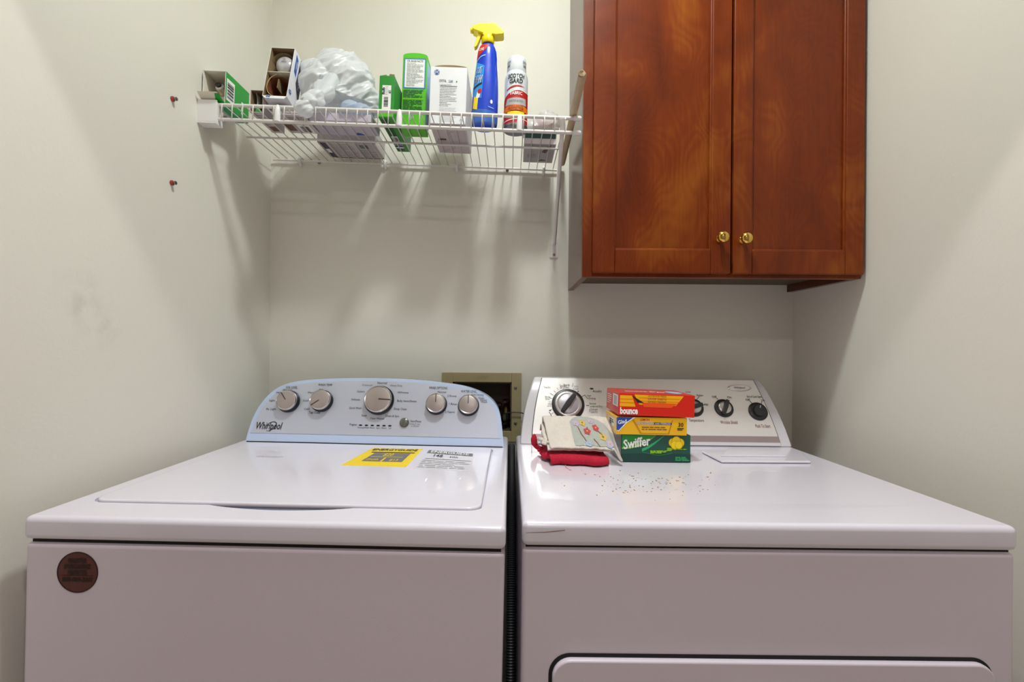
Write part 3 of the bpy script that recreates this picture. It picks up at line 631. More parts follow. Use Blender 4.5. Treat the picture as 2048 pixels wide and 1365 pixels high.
# ================================================================== WIRE SHELF
mat('wire_white', '#e4dfdc', 0.35, var=.03, scale=40); mat('plastic_white', '#efecec', .4)
SD = 1.118; TILT = 0.030
pL = P(443, 208.5, SD)
shz = pL.z + TILT*(pL.x - LEFT)
shelf = thing('wire_shelf', 'white wire shelf with a lipped front hung between the left wall and the cabinet', 'shelf', (LEFT, BACK, shz), (0, TILT, 0))
Msh = MX(shelf)
L = P(1158, 231, SD).x - LEFT; dy = SD - BACK; LIP = .0365
TR = .0042
def rail(y, z, x0, x1, r=TR, name='rail'): return obj(name, MB().tube([(x0, y, z), (x1, y, z)], r, 10), 'wire_white', shelf, smooth=60)
rail(dy, -.002, .012, L, name='front_rail'); rail(dy, -LIP, .012, L, name='front_rail')
xm0 = P(487, 262, 1.27).x - LEFT
rail(-.165, -.0048, .018, L-.02, .0028, 'middle_rail'); rail(-.010, -.0048, .012, L-.02, .0032, 'back_rail')
wire = MB().tube([(0, -.006, 0), (0, dy+.002, 0), (0, dy-.0035, -.003), (0, dy-.0045, -.010), (0, dy-.004, -LIP+.002)], .0014, 6).mesh('deck_wire')
for p_ in wire.polygons: p_.use_smooth = True
wire.materials.append(MATS['wire_white'])
x = .030
while x < L-.02:
    o = bpy.data.objects.new('deck_wire', wire); o.location = (x, 0, 0); COL.objects.link(o); o.parent = shelf; x += .0247
for z in (-.002, -LIP): obj('end_cap', MB().lathe([(.0035,-.012),(.0055,-.012),(.0058,.003),(.004,.006)], 14, Matrix.Translation((L, dy, z)) @ Matrix.Rotation(R(90), 4, 'Y')), 'plastic_white', shelf, smooth=50)
for px in (557, 800, 1040):                                # plastic sleeves joining the two front rails
    xx = P(px, 235, SD).x - LEFT
    obj('rail_support', MB().lathe([(.0028,.001),(.0055,-.006),(.0066,-.016),(.0070,-.028),(.0068,-LIP-.002)], 16, Matrix.Translation((xx, dy-.004, 0))), 'plastic_white', shelf, smooth=60)
# end bracket on the left wall
eb = obj('end_bracket', MB().box(.0005, .046, dy-.010, dy-.0065, -LIP-.010, .005), 'plastic_white', shelf, bevel=.0008)
for a0, a1, yy in ((.0005, .004, dy+.028), (.0425, .046, dy+.016)): obj('bracket_arm', MB().box(a0, a1, dy-.0064, yy, -LIP-.010, .001), 'plastic_white', eb)
obj('bracket_base', MB().box(.0005, .046, dy-.010, dy+.016, -LIP-.0135, -LIP-.0102), 'plastic_white', eb)
for px in (600, 771, 914, 1088):
    xx = P(px, 325, BACK-.01).x - LEFT
    cl = obj('wall_clip', MB().tube([(xx, -.001, .004), (xx, -.010, .003), (xx, -.016, -.005), (xx, -.010, -.012), (xx, -.001, -.016)], .0042, 8), 'plastic_white', shelf, smooth=60)
for px, py in ((638, 325), (1014.5, 341)):
    s0 = P(px, py, BACK-.006); lp_ = Msh.inverted() @ s0
    obj('screw', MB().lathe([(.0022,-.001),(.0022,.003),(.0050,.004),(.0045,.006),(.002,.0072)], 14, Matrix.Translation((lp_.x, -.0005, lp_.z)) @ Matrix.Rotation(R(90), 4, 'X')), 'steel', shelf, smooth=50)
# diagonal brace at the right end
b0 = Msh.inverted() @ P(1126, 238, SD); b1 = Msh.inverted() @ P(1109, 492, BACK-.010); b2 = Msh.inverted() @ P(1108, 516, BACK-.003)
path = [(b0.x, dy, -.006), (b0.x, dy+.004, -.022), (b0.x, dy+.014, -.045), (b1.x, b1.y, b1.z+.02), (b1.x, b1.y+.004, b1.z+.004)]
br = obj('brace', MB().tube(path, [.009, .0062, .0052, .0052, .0050], 12), 'wire_white', shelf, smooth=60)
obj('brace_foot', MB().prism(rrect(b1.x-.0125, b1.x+.0125, b2.z, b1.z+.022, .005), .0005, .004, Matrix.Translation((0, 0, 0)) @ Matrix.Rotation(R(90), 4, 'X')), 'wire_white', br)
obj('screw', MB().lathe([(.0035,.003),(.0035,.0055),(.0015,.007)], 12, Matrix.Translation((b1.x, 0, b2.z+.009)) @ Matrix.Rotation(R(90), 4, 'X')), 'steel', br)

DECKZ = .0030                                             # things stand on top of the deck wires
def deck(px, py):                                        # the point of the deck seen at a pixel, in world metres
    p = hit(Msh, px, py, (0,0,DECKZ), (0,0,1)); return Msh @ p
def deckz(x): return shz - math.tan(TILT)*(x - LEFT) + DECKZ/math.cos(TILT)

def carton(name, label, x0, x1, y0, y1, h, m, rz=0.0, z=None, rx=0.0, bevel=.0012, lid_m=None, tilt=TILT, group=None):
    w_, d_ = x1-x0, y1-y0; cx = (x0+x1)/2
    t = thing(name, label, 'box', (cx, (y0+y1)/2, deckz(cx) if z is None else z), (rx, tilt, rz), group)
    bd = obj('carton_body', MB().box(-w_/2, w_/2, -d_/2, d_/2, 0, h), m, t, bevel=bevel, seg=2)
    return t, bd, w_, d_, h
mat('card_inside', '#e6dfd0', .8, var=.05, scale=30); mat('card_brown', '#8a7352', .85, var=.1, scale=40); mat('card_white', '#e8e8ec', .5, var=.01)
mat('green_deep', '#2f8f34', .42, var=.04, scale=30); mat('green_bright', '#57bd1e', .42, var=.04, scale=25); mat('green_pack', '#16a035', .4); mat('card_greyprint', '#cbbfc2', .55, var=.03, scale=30)

# --- dark green box with the barcode label
f = deck(757, 235); bk = deck(800, 304)
x0 = P(756.5, 190, f.y).x; x1 = P(801.5, 180, deck(828, 258).y).x - .0050
t, bd, w_, d_, h = carton('bulb_carton', 'dark green carton with a white barcode label standing beside the plastic bags', x0, x1, f.y, bk.y, .104, 'green_deep')
pr = Print(face(w_, d_, h, 'front'))
pr.rect('green_bright', .0, w_, .003, .020); pr.rect('p_white', w_*.22, w_*.80, .020, .080, 2); pr.bars('p_black', w_*.34, w_*.62, .027, .052, 14, 3, horizontal=True); pr.text('p_black', 'Bulb', w_*.30, .066, .010, rot=R(90), bold=.02, lvl=4); pr.text('p_black', '65', w_*.72, .064, .008, rot=R(90), bold=.02, lvl=4); pr.lines('p_lightgrey', w_*.42, w_*.62, .056, .078, 6, .0012, 3); pr.done(bd)
pr = Print(face(w_, d_, h, 'bottom')); pr.rect('p_darkgreen', .002, w_*.62, .01, d_-.01); pr.rect('p_navy', w_*.15, w_*.60, d_*.10, d_*.30, 2); pr.rect('p_white', w_*.15, w_*.6, d_*.33, d_*.5, 2); pr.bars('p_black', w_*.2, w_*.55, d_*.36, d_*.47, 10, 3); pr.text('p_white', '65W', w_*.38, d_*.24, .012, lvl=4); pr.poly('p_white', ellipse(w_*.38, d_*.15, .012, .005), 3); pr.done(bd)
fl = obj('torn_flap', MB().prism([(-w_/2+.001,0),(-w_*.06,.003),(-w_*.02,.0005),(w_*.12,.0005),(w_*.16,.005),(w_/2-.001,.004),(w_/2-.001,-.003),(-w_/2+.001,-.003)], 0, .0008, Matrix.Translation((0,-d_/2+.002,h)) @ Matrix.Rotation(R(90), 4, 'X')), 'card_brown', t)
# --- bright green tall box
f = deck(828, 258); x0 = P(801.5, 180, f.y).x; x1 = P(850.5, 180, f.y).x
hh = P(826, 109, f.y).z - deckz((x0+x1)/2)
t, bd, w_, d_, h = carton('bulb_carton', 'tall bright lime green carton with a white information panel in a blue frame', x0, x1, f.y, f.y+.048, hh-.002, 'green_bright')
pr = Print(face(w_, d_, h, 'front'))
pr.rect('p_blue', w_*.06, w_*.94, h*.545, h*.955); pr.rect('p_paleblue', w_*.085, w_*.915, h*.555, h*.945, 2); pr.rect('p_white', w_*.11, w_*.89, h*.565, h*.935, 3)
pr.text('p_black', 'CFL BULB FACTS', w_*.5, h*.915, .007, width=w_*.66, bold=.02, lvl=4); pr.lines('p_grey', w_*.17, w_*.86, h*.575, h*.895, 17, .0013, 4, 4)
pr.lines('p_darkgreen', w_*.06, w_*.9, h*.42, h*.53, 6, .0021, 2, 5); pr.rect('p_lime', w_*.05, w_*.92, h*.405, h*.412, 2); pr.lines('p_darkgreen', w_*.06, w_*.9, h*.255, h*.395, 8, .0021, 2, 6); pr.text('p_lightgrey', '81', w_*.42, h*.145, .016, bold=.02); pr.done(bd)
obj('side_label', MB().box(w_/2, w_/2+.0006, -d_/2+.003, d_/2-.003, h*.1, h*.93), 'p_paleblue', bd)
obj('top_flap', MB().prism(ellipse(0, 0, w_/2-.001, .0065, 24, 0, 180), 0, .0008, Matrix.Translation((0,-d_/2+.001,h-.0005)) @ Matrix.Rotation(R(90), 4, 'X')), 'green_bright', t)
# --- white box with the round blue emblem
f = deck(895, 248); bk = deck(930, 308); x0 = P(858, 190, f.y).x; x1 = P(931, 190, f.y).x
hh = P(895, 134, f.y).z - deckz((x0+x1)/2)
t, bd, w_, d_, h = carton('bulb_carton', 'white carton with a round blue emblem and bulb facts beside the spray bottle', x0, x1, f.y, bk.y, hh, 'card_white')
def emblem(pr, x, y, r, lvl=2):
    pr.poly('p_navy' if False else 'p_blue', ellipse(x, y, r, r, 24), lvl); pr.poly('p_white', ellipse(x, y, r*.86, r*.86, 24), lvl+1); pr.poly('p_blue', ellipse(x, y, r*.78, r*.78, 24), lvl+2)
    for a in range(4): pr.poly('p_white', ellipse(x+r*.86*math.cos(R(45+90*a)), y+r*.86*math.sin(R(45+90*a)), r*.14, r*.14, 10), lvl+3)
    pr.text('p_white', 'GE', x, y, r*1.0, shear=.15, bold=.01, lvl=lvl+4)
pr = Print(face(w_, d_, h, 'front'))
emblem(pr, w_*.17, h*.90, .0070)
pr.text('p_black', 'CRYSTAL', w_*.34, h*.75, .0085, width=w_*.2, bold=.01); pr.text('p_navy', 'CLEAR', w_*.56, h*.745, .0085, width=w_*.12, bold=.01); pr.poly('p_green', ellipse(w_*.72, h*.745, .0016, .0022), 3)
pr.text('p_grey', 'Lighting Facts', w_*.42, h*.685, .0055, width=w_*.32); pr.rect('p_grey', w_*.27, w_*.74, h*.653, h*.668); pr.lines('p_grey', w_*.27, w_*.74, h*.30, h*.645, 12, .0010, 2, 8); pr.lines('p_lightgrey', w_*.27, w_*.74, h*.03, h*.29, 10, .0009, 2, 9); pr.line('p_navy', (w_*.84, h*.05), (w_*.88, h*.11), .0008); pr.line('p_navy', (w_*.92, h*.05), (w_*.88, h*.11), .0008); pr.line('p_navy', (w_*.88, h*.03), (w_*.88, h*.08), .0008); pr.done(bd)
pr = Print(face(w_, d_, h, 'bottom')); pr.rect('card_greyprint', .002, w_-.002, .002, d_-.002); pr.line('p_grey', (w_*.2, d_*.12), (w_*.55, d_*.2), .0008, 3); pr.line('p_grey', (w_*.55, d_*.2), (w_*.5, d_*.75), .0008, 3); pr.line('p_grey', (w_*.5, d_*.75), (w_*.65, d_*.78), .0008, 3); pr.rect('p_brown', w_*.12, w_*.35, d_*.48, d_*.54, 3); pr.done(bd, 'printed_base')
obj('top_flap', MB().prism(ellipse(.004, 0, w_/2-.004, .0060, 24, 0, 180), 0, .0008, Matrix.Translation((0,-d_/2+.002,h-.0005)) @ Matrix.Rotation(R(90), 4, 'X')), 'card_brown', t)

# --- open bulb carton at the left wall
def open_carton(t, w_, d_, h, th, m_out, m_in, cells=1):
    o_ = []
    for (a, mm) in ((MB().box(-w_/2, -w_/2+th, -d_/2, d_/2, 0, h), 'side'), (MB().box(w_/2-th, w_/2, -d_/2, d_/2, 0, h), 'side'), (MB().box(-w_/2, w_/2, -d_/2, d_/2, 0, th), 'base'), (MB().box(-w_/2, w_/2, -d_/2, d_/2, h-th, h), 'lid'), (MB().box(-w_/2+th, w_/2-th, d_/2-th, d_/2, th, h-th), 'end')):
        o_.append(obj('carton_'+mm, a, m_out, t))
    i = .0004
    obj('inner_lining', MB().box(-w_/2+th, -w_/2+th+i, -d_/2+.0005, d_/2-th, th, h-th).box(w_/2-th-i, w_/2-th, -d_/2+.0005, d_/2-th, th, h-th).box(-w_/2+th, w_/2-th, -d_/2+.0005, d_/2-th, th, th+i).box(-w_/2+th, w_/2-th, -d_/2+.0005, d_/2-th, h-th-i, h-th).box(-w_/2+th, w_/2-th, d_/2-th-i, d_/2-th, th, h-th), m_in, t)
    return o_
A0 = P(401.5, 170, 1.121).x; A1 = P(450, 170, 1.121).x; zt = P(430, 141, 1.121).z
A0 = max(A0, LEFT+.003)
t = thing('open_bulb_carton', 'open green and white bulb carton against the left wall with a bulb base showing inside', 'box', ((A0+A1)/2, 1.121+.05, deckz((A0+A1)/2)), (0, TILT, 0))
w_, d_ = A1-A0, .100; h = zt - deckz((A0+A1)/2)
parts = open_carton(t, w_, d_, h, .0012, 'card_white', 'card_inside')
pr = Print(face(w_, d_, h, 'right')); pr.rect('green_pack', .0005, d_-.0005, .0005, h-.0005); pr.rect('p_white', .004, d_*.36, h*.16, h*.82, 2); pr.bars('p_black', .007, d_*.32, h*.24, h*.74, 11, 3, horizontal=True); pr.rect('p_white', d_*.66, d_*.74, h*.1, h*.5, 2); pr.done(parts[1])
pr = Print(face(w_, d_, h, 'bottom')); pr.rect('p_mint', w_*.55, w_-.001, .002, d_-.002); pr.rect('p_yellow', .004, w_*.4, d_*.5, d_*.8, 2); pr.lines('p_maroon', .004, w_*.5, d_*.1, d_*.4, 5, .002, 3); pr.done(parts[2])
obj('front_flap', MB().add([(-w_/2+.001,-d_/2,.001),(w_/2,-d_/2,.001),(w_/2-.004,-d_/2-.0245,.015),(-w_/2+.003,-d_/2-.0245,.015)], [(0,1,2,3)]), 'card_inside', t)
obj('flap_print', MB().add([(w_*.12,-d_/2,.0005),(w_/2+.0004,-d_/2,.0005),(w_/2-.003,-d_/2-.022,.0130),(w_*.28,-d_/2-.022,.0130)], [(0,1,2,3)]), 'green_pack', t)
Mb = Matrix.Translation((.001, -d_/2+.040, h*.53)) @ Matrix.Rotation(R(68), 4, 'X')
bo = tag(obj('light_bulb', MB().lathe([(.001,.0285),(.005,.028),(.006,.026),(.0105,.023),(.0112,.020),(.0105,.018),(.0112,.016),(.0105,.014),(.0112,.012),(.011,.004),(.0125,0),(.018,-.012),(.020,-.025),(.018,-.038),(.010,-.046)], 24, MX(t) @ Mb), mat('bulb_glass', '#e9e6df', .25), smooth=50), 'white glass light bulb lying base first in the open green and white carton', 'light bulb')
cp_ = obj('bulb_cap', MB().lathe([(.0066,.0255),(.0072,.0290),(.005,.0300)], 20, MX(t) @ Mb), 'black_plastic', bo, smooth=50)
obj('bulb_screw_base', MB().lathe([(.0114,.024),(.0118,.020),(.0110,.018),(.0118,.016),(.0110,.014),(.0118,.012),(.0115,.004)], 24, MX(t) @ Mb, cap=False), mat('bulb_metal', '#d3ccbf', .25, .9), bo, smooth=50)

# --- small open carton with a green bulb
f = deck(490, 224); x0 = P(496, 200, 1.15).x; x1 = P(548, 196, 1.150).x + .001 - .030 - .0030
h = P(510, 180, f.y).z - deckz((x0+x1)/2); yb_ = deck(520, 265).y
t = thing('open_bulb_carton', 'small open grey cardboard carton with a dark green bulb inside, under the tall bulb carton', 'box', ((x0+x1)/2, (f.y+yb_)/2, deckz((x0+x1)/2)), (0, TILT, 0))
w_, d_ = x1-x0, yb_-f.y
parts = open_carton(t, w_, d_, h, .0012, 'card_greyprint', 'card_brown')
obj('paper_divider', MB().grid(lambda u, v: (-w_*.20+.0025*math.sin(3*v), -d_/2+.004+u*d_*.8+.006*math.cos(2.8*(v-.5)), .002+v*(h-.005)), 10, 10), 'card_white', t)
obj('bulb_sleeve', MB().box(-w_*.08, w_*.28, -d_/2+.001, -d_/2+.003, .002, h*.33), 'green_pack', t)
Mb = MX(t) @ Matrix.Translation((.0055, -d_/2+.035, h*.42)) @ Matrix.Rotation(R(90), 4, 'X')
tag(obj('light_bulb', MB().lathe([(.001,.026),(.004,.0245),(.0068,.018),(.0075,.006),(.0068,-.006),(.005,-.018),(.005,-.030),(.003,-.034)], 24, Mb), mat('bulb_green', '#1d4a34', .3), smooth=60), 'dark green light bulb inside the small grey cardboard carton', 'light bulb')
pr = Print(face(w_, d_, h, 'bottom')); pr.rect('p_brown', w_*.30, w_*.8, d_*.10, d_*.34); pr.lines('p_grey', w_*.1, w_*.9, d_*.4, d_*.9, 6, .0018, 2); pr.done(parts[2])

# --- low printed carton carrying the tall open carton
f = deck(545, 229); x0 = P(543, 225, f.y).x; x1 = P(606, 225, f.y).x; y1 = deck(600, 267).y
t, bd, w_, d_, h = carton('flat_carton', 'low grey carton with barcode print underneath, carrying the tall open bulb carton', x0, x1, f.y, y1, .022, 'card_greyprint')
pr = Print(face(w_, d_, h, 'front')); pr.lines('p_grey', w_*.05, w_*.95, .003, h-.003, 5, .0012); pr.done(bd)
pr = Print(face(w_, d_, h, 'bottom')); pr.rect('p_brown', w_*.05, w_*.35, d_*.15, d_*.5); pr.rect('p_white', w_*.48, w_*.9, d_*.04, d_*.5); pr.bars('p_black', w_*.55, w_*.85, d_*.1, d_*.42, 12, 3); pr.lines('p_maroon', w_*.45, w_*.95, d_*.6, d_*.92, 4, .002, 2); pr.done(bd)
ZF = deckz((x0+x1)/2) + h

# --- tall open two-cell bulb carton, leaning back
yC = P(548, 196, 1.150)
wC, hC, dC, rx = .0600, .142, .055, -.22
t = thing('open_bulb_carton', 'tall white carton with two open cells, one holding a reflector bulb', 'box', (yC.x + .001, 1.150, ZF+.0158), (rx, TILT+.01, 0))
th = .0012
Mc = MX(t); CARTX = t.location.x + wC/2 + .0095
def lbox(n_, x0, x1, y0, y1, z0, z1, m, par=None): return obj(n_, MB().box(x0, x1, y0, y1, z0, z1), m, par or t)
cs = lbox('carton_side', -wC/2, -wC/2+th, 0, dC, 0, hC, 'card_white'); cr_ = lbox('carton_side', wC/2-th, wC/2, 0, dC, 0, hC, 'card_white')
cb_ = lbox('carton_base', -wC/2, wC/2, 0, dC, 0, th, 'card_white'); lbox('carton_lid', -wC/2, wC/2, 0, dC, hC-th, hC, 'card_white'); lbox('carton_end', -wC/2, wC/2, dC-th, dC, 0, hC, 'card_white')
i = .0004
obj('inner_lining', MB().box(-wC/2+th, -wC/2+th+i, 0, dC-th, th, hC-th).box(wC/2-th-i, wC/2-th, 0, dC-th, th, hC-th).box(-wC/2+th, wC/2-th, 0, dC-th, th, th+i).box(-wC/2+th, wC/2-th, 0, dC-th, hC-th-i, hC-th).box(-wC/2+th, wC/2-th, dC-th-i, dC-th, th, hC-th), 'card_brown', t)
lbox('cell_divider', -wC/2+th, wC/2-th, .001, dC-th, hC*.50, hC*.50+.0012, 'card_inside')
obj('paper_ring', MB().grid(lambda u, v: ((wC/2-.004)*math.cos(R(15+150*u)), .006+v*.04, hC*.985-.030+.022*math.sin(R(15+150*u))), 16, 3), 'card_brown', t)
mat('card_tan', '#b0905f', .85)
obj('paper_ring', MB().tube([(-.002-.024*math.cos(R(-80+160*k/12)), .004, .035+.031*math.sin(R(-80+160*k/12))) for k in range(13)], .0012, 6), 'card_tan', t)
obj('tube_sleeve', MB().lathe([(.0268,0),(.0268,.046),(.0258,.046),(.0258,0)], 28, Matrix.Translation((.001, .006, .034)) @ Matrix.Rotation(R(-90), 4, 'X'), cap=False), mat('card_rust', '#7a4526', .85), t, smooth=40)
lbox('paper_fold', -.002, .0, .006, .045, .03, .055, 'card_brown')
Mb = Mc @ Matrix.Translation((.004, .024, hC*.735)) @ Matrix.Rotation(R(90), 4, 'X')
rb = tag(obj('reflector_bulb', MB().lathe([(.001,.0215),(.010,.0205),(.0185,.0165),(.0235,.008),(.0240,.002),(.0215,-.008),(.014,-.020),(.012,-.028)], 32, Mb), mat('bulb_frost', '#c9c8cf', .18, .25), smooth=60), 'silvery white reflector bulb in the upper cell of the tall open carton', 'light bulb')
pr = Print(Mb @ Matrix.Translation((.002,.004,.0218))); pr.text('p_grey', 'GE', 0, .002, .007); pr.lines('p_grey', -.007, .007, -.008, -.002, 2, .0012); pr.done(rb, 'lettering')
Mr = Matrix(((0,0,1,wC/2),(1,0,0,0),(0,1,0,0),(0,0,0,1)))
pr = Print(Mr)
pr.poly('p_blue', [(.012,hC*.60),(.024,hC*.54),(.024,hC*.90),(.012,hC*.96)]); pr.text('p_white', 'reveal', .018, hC*.75, .009, rot=R(90), bold=.01)
pr.poly('p_purple', [(.028,hC*.45),(dC-.001,hC*.18),(dC-.001,hC-.002),(.036,hC-.002)]); pr.text('p_white', 'HD', .042, hC*.45, .012, rot=R(90)); emblem(pr, .010, hC*.16, .0065); pr.done(cr_)
ff = obj('front_flap', MB().add([(-wC/2,0,.0005),(wC/2,0,.0005),(wC/2-.003,-.005,-.0105),(-wC/2+.012,-.005,-.0105)], [(0,1,2,3)]), 'card_white', t)
sd = ff.modifiers.new('s', 'SOLIDIFY'); sd.thickness = .0008
fm = Matrix.Translation((-wC/2+.017, -.0036, -.0052)) @ Matrix.Rotation(R(114), 4, 'X')
pr = Print(Matrix.Translation((0,-.0006,0)) @ fm); emblem(pr, 0, 0, .0050); pr.done(ff)

# --- cartons lying under the bags, seen through the wires
f = deck(615, 240); x0 = P(618, 240, f.y).x; x1 = P(742, 240, f.y).x; y1 = deck(700, 271).y
t, bd, w_, d_, h = carton('flat_carton', 'low pale lilac carton lying under the white plastic bags at the shelf front', x0, x1, f.y, y1, .020, mat('card_lilac', '#c6bccb', .5, var=.04, scale=30))
pr = Print(face(w_, d_, h, 'bottom')); pr.poly('p_blue', [(w_*.62,.004),(w_*.78,.004),(w_*.70,.016),(w_*.64,.018)]); pr.lines('p_lav', w_*.05, w_*.5, .01, d_-.01, 6, .002); pr.done(bd)
c4 = [deck(*p) for p in ((634, 284), (752, 289), (767, 318), (662, 315))]
x0 = (c4[0].x+c4[3].x)/2; x1 = (c4[1].x+c4[2].x)/2; y0 = (c4[0].y+c4[1].y)/2; y1 = min(BACK-.012, (c4[2].y+c4[3].y)/2)
t, bd, w_, d_, h = carton('flat_carton', 'grey printed carton with a dark end lying against the back wall', x0, x1, y0, y1, .045, 'card_greyprint')
pr = Print(face(w_, d_, h, 'bottom')); pr.rect('p_purple', .001, w_*.14, .001, d_-.001); pr.rect('p_white', w_*.05, w_*.12, d_*.35, d_*.6, 3); pr.lines('p_grey', w_*.2, w_*.6, d_*.1, d_*.95, 9, .0022, 2, 3); pr.rect('p_lightgrey', w_*.62, w_*.95, d_*.3, d_*.95, 2); pr.bars('p_black', w_*.70, w_*.85, d_*.7, d_*.93, 6, 3, horizontal=True); pr.lines('p_black', w_*.65, w_*.93, d_*.08, d_*.6, 6, .0018, 3, 4); pr.rect('p_black', w_*.1, w_-.001, .0005, .004, 3); pr.done(bd)

# --- crumpled plastic bags
plastic_film('bag_white', '#eef0f3', .14, .25); plastic_film('bag_clear', '#e8e4e2', .38, .25); plastic_film('bag_blue', '#cfdcf0', .35, .3)
def crumple(lobes, c, n1, n2, floor, amp, seed, squash=1.0):
    c = Vector(c); m = MB(); vs = []
    for j in range(n2+1):
        ph = math.pi*j/n2
        for i in range(n1):
            th_ = 2*math.pi*i/n1; d = Vector((math.sin(ph)*math.cos(th_), math.sin(ph)*math.sin(th_), math.cos(ph))); best = .01
            for (lc, lr) in lobes:
                o_ = c - Vector(lc); k = Vector((1/lr[0], 1/lr[1], 1/lr[2])); oo = Vector((o_.x*k.x, o_.y*k.y, o_.z*k.z)); dd = Vector((d.x*k.x, d.y*k.y, d.z*k.z))
                A = dd.dot(dd); B = 2*oo.dot(dd); C_ = oo.dot(oo)-1; D = B*B-4*A*C_
                if D > 0:
                    t_ = (-B+math.sqrt(D))/(2*A)
                    if t_ > best: best = t_
            p = c + d*best; q_ = Vector(((p.x*.8+p.z*.6)*9, p.y*15, (p.z*.8-p.x*.6)*30)) + Vector((seed, 0, 0))
            wrp = Vector((noise.noise(q_*.7), noise.noise(q_*.7+Vector((9,1,3))), noise.noise(q_*.7+Vector((2,7,5)))))
            f1 = noise.voronoi(q_*.8+wrp*.9)[0]; f2 = noise.voronoi(q_*2.0+wrp*1.1+Vector((5,5,5)))[0]; f3 = noise.voronoi(q_*4.5+wrp*2)[0]
            pl = 1-abs(noise.noise(Vector((q_.x*.9, p.y*18, q_.z*1.9))+wrp*.5)); pl = pl**3
            p = c + d*(best + amp*(.9*(pl-.5) + 2.4*(f1[0]-.5) + 1.5*(f2[0]-.4) + .6*(f3[0]-.4) + .8*noise.noise(q_*.5)))
            p = floor(p, .0012+.001*abs(noise.noise(q_*3))); vs.append(p)
    fs = [(j*n1+i, j*n1+(i+1)%n1, (j+1)*n1+(i+1)%n1, (j+1)*n1+i) for j in range(n2) for i in range(n1)]
    m.add(vs, fs); return m
def lobe(px, py, d, rp, ry=None):
    p = P(px, py, d); r = rp*d/F; return (p, (r, ry or r, r))
def on_carton(p, e): p.z = max(p.z, deckz(p.x)+.021+e); return p
def white_keep(p, e):                                    # rests on the carton, beside the tall carton and behind the small bag
    p = on_carton(p, e); p.x = max(p.x, CARTX)
    if p.z < deckz(p.x)+.068: p.y = max(p.y, 1.232)
    return p
def blue_keep(p, e):
    p = on_carton(p, e); p.z = min(p.z, deckz(p.x)+.060); p.y = min(p.y, 1.226); return p
def handle_keep(p, e):                                   # hangs over the front rail without cutting it
    p.x = max(p.x, CARTX-.012 if p.y < 1.135 else CARTX)
    p.z = max(p.z, deckz(p.x)+.006+e); return p
def tip_keep(p, e): p.y = min(p.y, SD-.0115-e); return p
lb = [lobe(686, 178, 1.265, 60), lobe(655, 190, 1.25, 56), lobe(712, 205, 1.26, 44), lobe(672, 215, 1.24, 56, .062), lobe(626, 162, 1.25, 24)]
bag = obj('plastic_bag', crumple(lb, P(675, 195, 1.255), 220, 130, white_keep, .0085, 3.3), 'bag_white', smooth=180)
tag(bag, 'crumpled white plastic shopping bag heaped between the bulb cartons', 'plastic bag')
lb = [lobe(645, 185, 1.165, 22, .016), lobe(628, 202, 1.140, 20, .018), lobe(662, 165, 1.180, 17, .016), lobe(618, 203, 1.112, 15, .020)]
obj('bag_handle', crumple(lb, P(632, 196, 1.140), 110, 70, handle_keep, .0045, 11.1), 'bag_white', bag, smooth=180)
lb = [lobe(612, 220, 1.088, 16, .014), lobe(602, 214, 1.088, 11, .010), lobe(620, 206, 1.092, 13, .012)]
obj('bag_handle', crumple(lb, P(611, 215, 1.088), 90, 60, tip_keep, .0040, 14.0), 'bag_white', bag, smooth=180)
lb = [lobe(700, 226, 1.20, 22, .022), lobe(722, 230, 1.20, 20, .022)]
b2_ = obj('plastic_bag', crumple(lb, P(708, 228, 1.2), 120, 70, blue_keep, .0050, 23.0), 'bag_blue', smooth=180)
tag(b2_, 'small translucent pale blue plastic bag squeezed under the white shopping bag', 'plastic bag')
# --- package and clear bag at the right end
c4 = [deck(*p) for p in ((1047, 287), (1114, 286), (1106, 327), (1043, 325))]
x0 = (c4[0].x+c4[3].x)/2+.003; x1 = (c4[1].x+c4[2].x)/2-.002; y0 = c4[0].y; y1 = min(c4[2].y, BACK-.02)
t, bd, w_, d_, h = carton('flat_carton', 'grey printed carton at the right end of the shelf beneath a clear plastic package', x0, x1, y0, y1, .030, 'card_greyprint')
pr = Print(face(w_, d_, h, 'bottom')); pr.rect('p_lightgrey', .004, w_-.004, .004, d_-.004); pr.poly('p_brown', [(w_*.7,d_*.85),(w_*.85,d_*.95),(w_*.72,d_*.55),(w_*.58,d_*.6)], 2); pr.lines('p_grey', w_*.12, w_*.45, d_*.3, d_*.5, 3, .0018, 3); pr.poly('p_brown', [(w_*.5,d_*.1),(w_*.8,d_*.16),(w_*.6,d_*.22)], 2); pr.done(bd)
pr = Print(face(w_, d_, h, 'front')); pr.rect('p_teal', .002, w_-.002, h*.5, h-.001); pr.done(bd)
zt_ = deckz((x0+x1)/2)+h
lb = [lobe(1085, 262, 1.29, 28, .045), lobe(1100, 250, 1.30, 20, .04), lobe(1066, 268, 1.29, 24, .045), lobe(1090, 240, 1.30, 14, .03)]
cbag = obj('plastic_package', crumple(lb, P(1084, 258, 1.295), 110, 70, lambda p, e: Vector((p.x, min(p.y, BACK-.02), max(p.z, zt_+.002+e))), .0045, 41.0), 'bag_clear', smooth=180)
tag(cbag, 'clear crumpled plastic package with pinkish contents beside the aerosol can', 'package')
lb = [lobe(1084, 256, 1.295, 17, .028), lobe(1096, 250, 1.30, 11, .02)]
obj('contents', crumple(lb, P(1086, 256, 1.295), 40, 24, lambda p, e: Vector((p.x, p.y, max(p.z, zt_+.005+e))), .003, 60.0), mat('pink_stuff', '#c99a94', .7, var=.15, scale=60), cbag, smooth=180)

